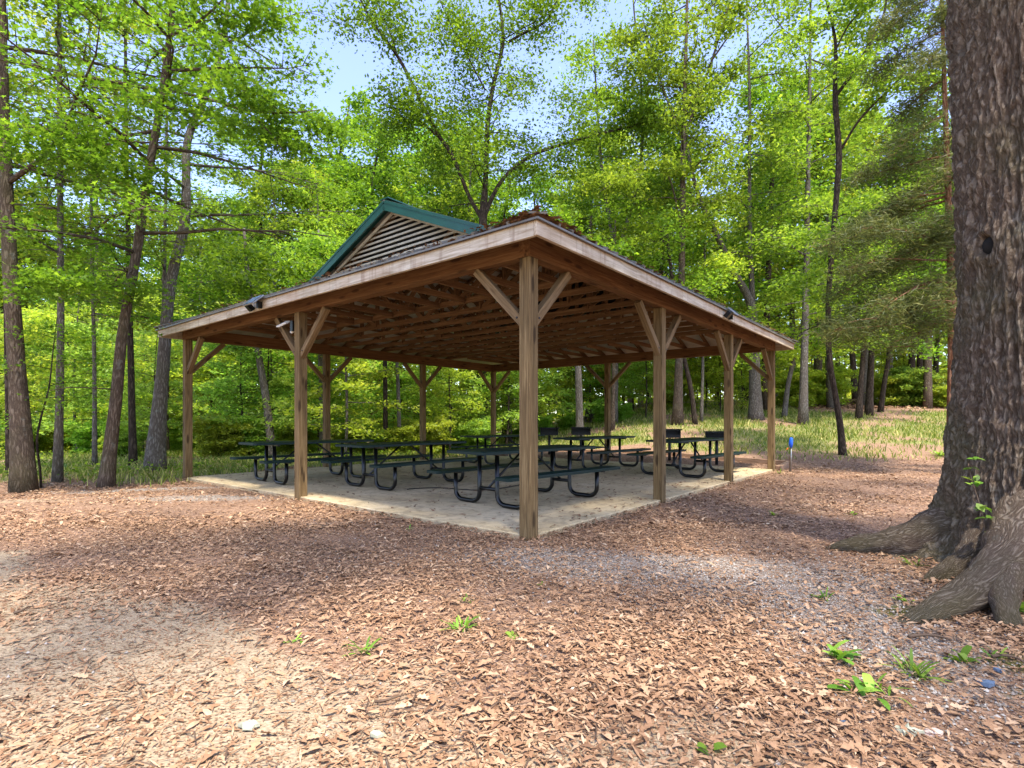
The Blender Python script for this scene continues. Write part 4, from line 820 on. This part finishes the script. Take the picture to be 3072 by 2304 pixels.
def twigs():
    m = MB()
    for k in range(420):
        y = 1.8 + 10 * rs.rand() ** 1.6; x = (rs.rand() * 2 - 1) * y; 
        if inpav(x, y, .05) > 0: continue
        L = .05 + .12 * rs.rand(); a = rs.rand() * 6.28; z = float(G(x, y)) + .02; m.tube([(x, y, z), (x + math.cos(a) * L * .5, y + math.sin(a) * L * .5, z + .008), (x + math.cos(a + .3) * L, y + math.sin(a + .3) * L, z)], [.003, .0025, .0012], 4, False)
    o = m.build('twig_litter', M_twig); tag(o, 'small dead twigs strewn over the leaf litter', 'twigs', None, 'stuff')
twigs()
def grass():
    n = 120000; x, y = scatter(n, 9, 38, rs, 1.15); s, g, gr, mo = regions(x, y); k = (rs.rand(n) < gr ** 1.3) & ~(inpav(x, y, .3) > .2); x, y = x[k], y[k]; n = len(x)
    h = (.045 + .10 * rs.rand(n)) * (1 + .012 * y) * (1 + .9 * np.clip(n2(x, y, .6, 81), 0, 1)); a = rs.rand(n) * 6.283; w_ = .006 + .0006 * y; ln = rs.randn(n, 2) * .45
    b = np.stack([x, y, G(x, y)], -1); dx = np.stack([np.cos(a) * w_, np.sin(a) * w_, 0 * a], -1); mid = b + np.stack([ln[:, 0] * h * .35, ln[:, 1] * h * .35, h * .6], -1); tip = b + np.stack([ln[:, 0] * h, ln[:, 1] * h, h], -1)
    V = np.stack([b - dx, b + dx, mid + dx * .7, tip, mid - dx * .7], 1); o = fastmesh('grass', V.reshape(-1, 3), np.arange(n * 5), np.full(n, 5), L_grass, dict(rnd=rs.rand(n))); tag(o, 'patchy green and straw coloured grass on the slope', 'grass', None, 'stuff')
grass()
def cover():
    n = 17000; r = -1.02 + 1.1 * rs.rand(n); y = 9.6 + 9 * rs.rand(n) ** 1.2; x = r * y; s, g, gr, mo = regions(x, y); k = (rs.rand(n) < gr * np.clip(.35 + 1.1 * n2(x, y, .8, 91), 0, 1)) & ~(inpav(x, y, .6) > .1)
    x, y = x[k], y[k]; P = np.stack([x, y, G(x, y) + rs.rand(len(x)) * .28], -1); o = leaves('ground_cover', P, .085, OVAL, L_bright, .6, None, rs=rs); tag(o, 'low leafy ground cover around the left tree bases', 'ground cover', None, 'stuff')
cover()
def weed(i, x, y, lab, blades, h, broad=False, cat='weed', wide=1.0):
    d = F * CH / (y - HOR); p = px(x, y, d); rw = np.random.RandomState(200 + i); p[2] = G(p[0], p[1]); n = blades; V = []; fl = []; c = 0; rn = []
    for k in range(n):
        a = k * 2.4 + rw.rand(); L = h * (.55 + .6 * rw.rand()); e = (.35 + .9 * rw.rand()); w_ = (.018 if broad else .006) * (.7 + .6 * rw.rand()) * wide; o2 = rw.randn(2) * .015 * (1 + h * 4); q = []
        for t in (0, .3, .6, .85, 1):
            rr = L * (t * math.cos(e) + .25 * t * t); zz = L * (t * math.sin(e) - .35 * t * t * (1.2 - e * .5)); ww = w_ * (.35 + 2.2 * t * (1 - t) + .1) * (0.05 if t == 1 else 1)
            for s_ in (-1, 1): q.append((o2[0] + math.cos(a) * rr - math.sin(a) * ww * s_, o2[1] + math.sin(a) * rr + math.cos(a) * ww * s_, max(zz, .004) + (ww * .5 if s_ else 0)))
        V += q; fl += [c, c + 1, c + 3, c + 2, c + 2, c + 3, c + 5, c + 4, c + 4, c + 5, c + 7, c + 6, c + 6, c + 7, c + 9, c + 8]; rn += [rw.rand()] * 4; c += 10
    o = fastmesh('weed', np.array(V), fl, [4] * (len(fl) // 4), L_weed, dict(rnd=rn)); o.location = p; tag(o, lab, cat, 'small green weeds in the clearing')
W_ = [(1075, 1975, 'bright grass sprig on the sand, leftmost foreground weed', 11, .11, 0), (1390, 1905, 'wide grass tuft in the brown litter left of centre', 20, .12, 0), (1541, 1932, 'tiny leafy weed right of the wide grass tuft', 6, .05, 1), (1391, 1812, 'small sprig behind the wide grass tuft', 7, .06, 0), (1620, 1765, 'small sprig in the litter below the front corner post', 6, .05, 0),
      (2745, 2030, 'largest bright grass tuft in front of the mossy root', 26, .15, 0), (2580, 2085, 'broad leaved weed left of the largest grass tuft', 11, .12, 1), (2640, 2080, 'upright weed between the broad leaved weed and largest tuft', 9, .13, 0), (2512, 1985, 'leafy weed on gravel, left of the grass tufts', 11, .12, 1), (2740, 1715, 'grass sprig under the left root of the massive oak', 12, .10, 0),
      (2466, 1800, 'lone grass tuft on the gravel left of the oak roots', 13, .10, 0), (2708, 1812, 'tiny sprig beside the mossy root', 5, .05, 1), (2820, 1858, 'tiny weed in front of the root arch', 6, .05, 1), (2885, 1990, 'low broad leaved weed right of the largest tuft', 8, .09, 1), (2975, 1975, 'grass sprig near the lower right moss', 8, .08, 0), (3030, 1850, 'tall weed cluster at the right edge against the oak', 15, .17, 1),
      (2597, 1640, 'pale sprig growing by the tip of the left root', 8, .08, 0), (2108, 2270, 'single fresh green leaf lying at the bottom', 3, .05, 1), (1230, 1590, 'small green sprig near the left slab edge', 6, .08, 0), (2340, 1422, 'grass tuft at the foot of the far right corner post', 14, .2, 0), (2820, 1385, 'low green bush at the foot of the cedar', 30, .45, 1), (2320, 1545, 'tiny plant in the litter right of the third post', 8, .08, 1), (2560, 1545, 'pale green sprig on the litter left of the oak', 7, .07, 1), (880, 1935, 'faint sprig left of the bright grass sprig', 6, .06, 0)]
for i, q in enumerate(W_): weed(i, *q[:2], q[2], q[3], q[4], q[5] == 1)
def at(x, y): d = F * CH / (y - HOR); p = px(x, y, d); p[2] = G(p[0], p[1]); return p
def stick(i, x0, y0, x1, y1, r, lab, bend=.02):
    a = at(x0, y0); b = at(x1, y1); m = MB(); pts = []
    for k in range(7): t = k / 6; q = a + (b - a) * t; pts.append((q[0] + bend * math.sin(t * 5 + i), q[1] + bend * math.cos(t * 4 + i), float(G(q[0], q[1])) + r + .012 + .01 * math.sin(t * 3.1)))
    m.tube(pts, [r * (1 - .1 * k) for k in range(7)], 6, wob=.15); o = m.build('stick', M_twig, None, True)
    bx = Vector(pts[0]); o.data.transform(Matrix.Translation(-bx)); o.location = bx; tag(o, lab, 'stick', 'dead sticks on the ground')
for i, q in enumerate([(32, 1862, 112, 1832, .009, 'pale stick near the left edge'), (1110, 2130, 1260, 2100, .006, 'dark twig on the sand below the bright grass sprig'), (1235, 2105, 1275, 2155, .005, 'short pale twig crossing the dark twig'), (1600, 1893, 1700, 1905, .006, 'dark stick lying in the centre of the litter'), (2730, 1925, 2850, 1935, .012, 'thick mottled stick in front of the mossy root'), (2990, 1985, 3072, 2000, .009, 'grey stick at the right edge'), (2030, 1695, 2120, 1682, .005, 'thin straight twig on the gravel'), (2100, 1830, 2170, 1870, .006, 'pale twig on the gravel left of the oak'), (2110, 1530, 2250, 1535, .003, 'long thin stalk beside the third post'), (2480, 1655, 2520, 1648, .010, 'pale bark piece left of the root tip')]): stick(i, *q)
def blob(name, x, y, s, mat, lab, cat, flat=.5, seed=1):
    p = at(x, y); bm = __import__('bmesh').new(); __import__('bmesh').ops.create_icosphere(bm, subdivisions=3, radius=1)
    for v in bm.verts:
        c = np.array(v.co); f = 1 + .28 * float(vnoise(c * 1.3 + seed, seed)) + .10 * float(vnoise(c * 3.5, seed + 1)); v.co = Vector((c[0] * s * f, c[1] * s * .75 * f, c[2] * s * flat * f))
    me = bpy.data.meshes.new(name); bm.to_mesh(me); me.materials.append(mat); o = bpy.data.objects.new(name, me); COL.objects.link(o); o.location = (p[0], p[1], p[2] + s * flat * .35); tag(o, lab, cat); me.shade_flat()
M_pink = simple('pinkish_stone', (.50, .38, .30), .8, .2, 12); M_lich = simple('pale_lichen', (.34, .34, .24), .9, .25, 40)
blob('stone', 2800, 2205, .032, M_pink, 'pinkish angular stone in the lower right foreground', 'stone', .5, 3)
blob('stone', 743, 1730, .02, M_white, 'small white chip on the litter at left', 'stone', .15, 5)
def flake(name, x, y, s, mat, lab, cat, n=11, seed=2):
    p = at(x, y); r_ = random.Random(seed); pts = [(math.cos(k * 6.283 / n) * s * r_.uniform(.45, 1.15), math.sin(k * 6.283 / n) * s * r_.uniform(.3, .7)) for k in range(n)]
    m = MB(); m.add([(a, b, .006 + r_.uniform(0, .006)) for a, b in pts] + [(a * .97, b * .97, .016 + r_.uniform(0, .012)) for a, b in pts] + [(0, 0, .024)], [(i, (i + 1) % n, n + (i + 1) % n, n + i) for i in range(n)] + [(n + i, n + (i + 1) % n, 2 * n) for i in range(n)]); o = m.build(name, mat); o.location = p; tag(o, lab, cat)
flake('lichen_flake', 2722, 2205, .055, M_lich, 'pale green lichen flake left of the pinkish stone', 'lichen', 17, 4)
flake('plastic_scrap', 2956, 2060, .045, M_scrap, 'grey blue plastic scrap lying at the lower right', 'scrap', 7, 6)
flake('plastic_scrap', 2995, 2020, .028, M_scrap, 'narrow dark scrap just above the grey blue one', 'scrap', 5, 7)
flake('plastic_scrap', 2530, 2185, .022, M_scrap, 'small dark scrap left of the lichen flake', 'scrap', 5, 8)
flake('oak_leaf', 750, 2200, .05, M_lich, 'pale dried oak leaf lying on the sand at lower left', 'leaf', 13, 9)
flake('oak_leaf', 1130, 2225, .035, M_lich, 'pale leaf curled on the sand at bottom centre left', 'leaf', 9, 10)
# vine climbing the massive oak
def vine():
    R = empty('vine', (3.45, 3.75, .0)); tag(R, 'green creeper with five-part leaves climbing the massive right trunk', 'vine'); pts = []; L = []
    for x, y in ((3000, 1830), (2985, 1740), (2960, 1640), (2950, 1560), (2935, 1500), (2915, 1440), (2905, 1390)):
        r_ = (x - 1536) / F; cxx, cyy, rad = 4.05, 4.1, .60 + .35 * math.exp(-(CH + (HOR - y) / F * 3.7) / .3)
        a_ = 1 + r_ * r_; b_ = -2 * (cyy + r_ * cxx); c_ = cxx ** 2 + cyy ** 2 - rad ** 2; ds = b_ * b_ - 4 * a_ * c_; d = (-b_ - math.sqrt(max(ds, 0))) / (2 * a_) - .03; p = px(x, y, d); pts.append(tuple(p - np.array([3.45, 3.75, 0]))); L.append(p)
    MB().tube(pts, .004, 5).build('stem', M_twig, R, True); rv = np.random.RandomState(8)
    for p in L:
        for k in range(2):
            V = []; c = p + rv.randn(3) * np.array([.03, .02, .03]) + np.array([-.03, -.05, 0])
            for q in range(5): a = -1.57 + (q - 2) * .7 + rv.randn() * .1; V.append(c + np.array([math.cos(a) * .035, math.sin(a) * .035, -.008 * abs(q - 2)]))
            leaves('leaf', np.array(V) - np.array([3.45, 3.75, 0]), .065, OVAL, L_weed, .45, R, rs=rv)
vine()
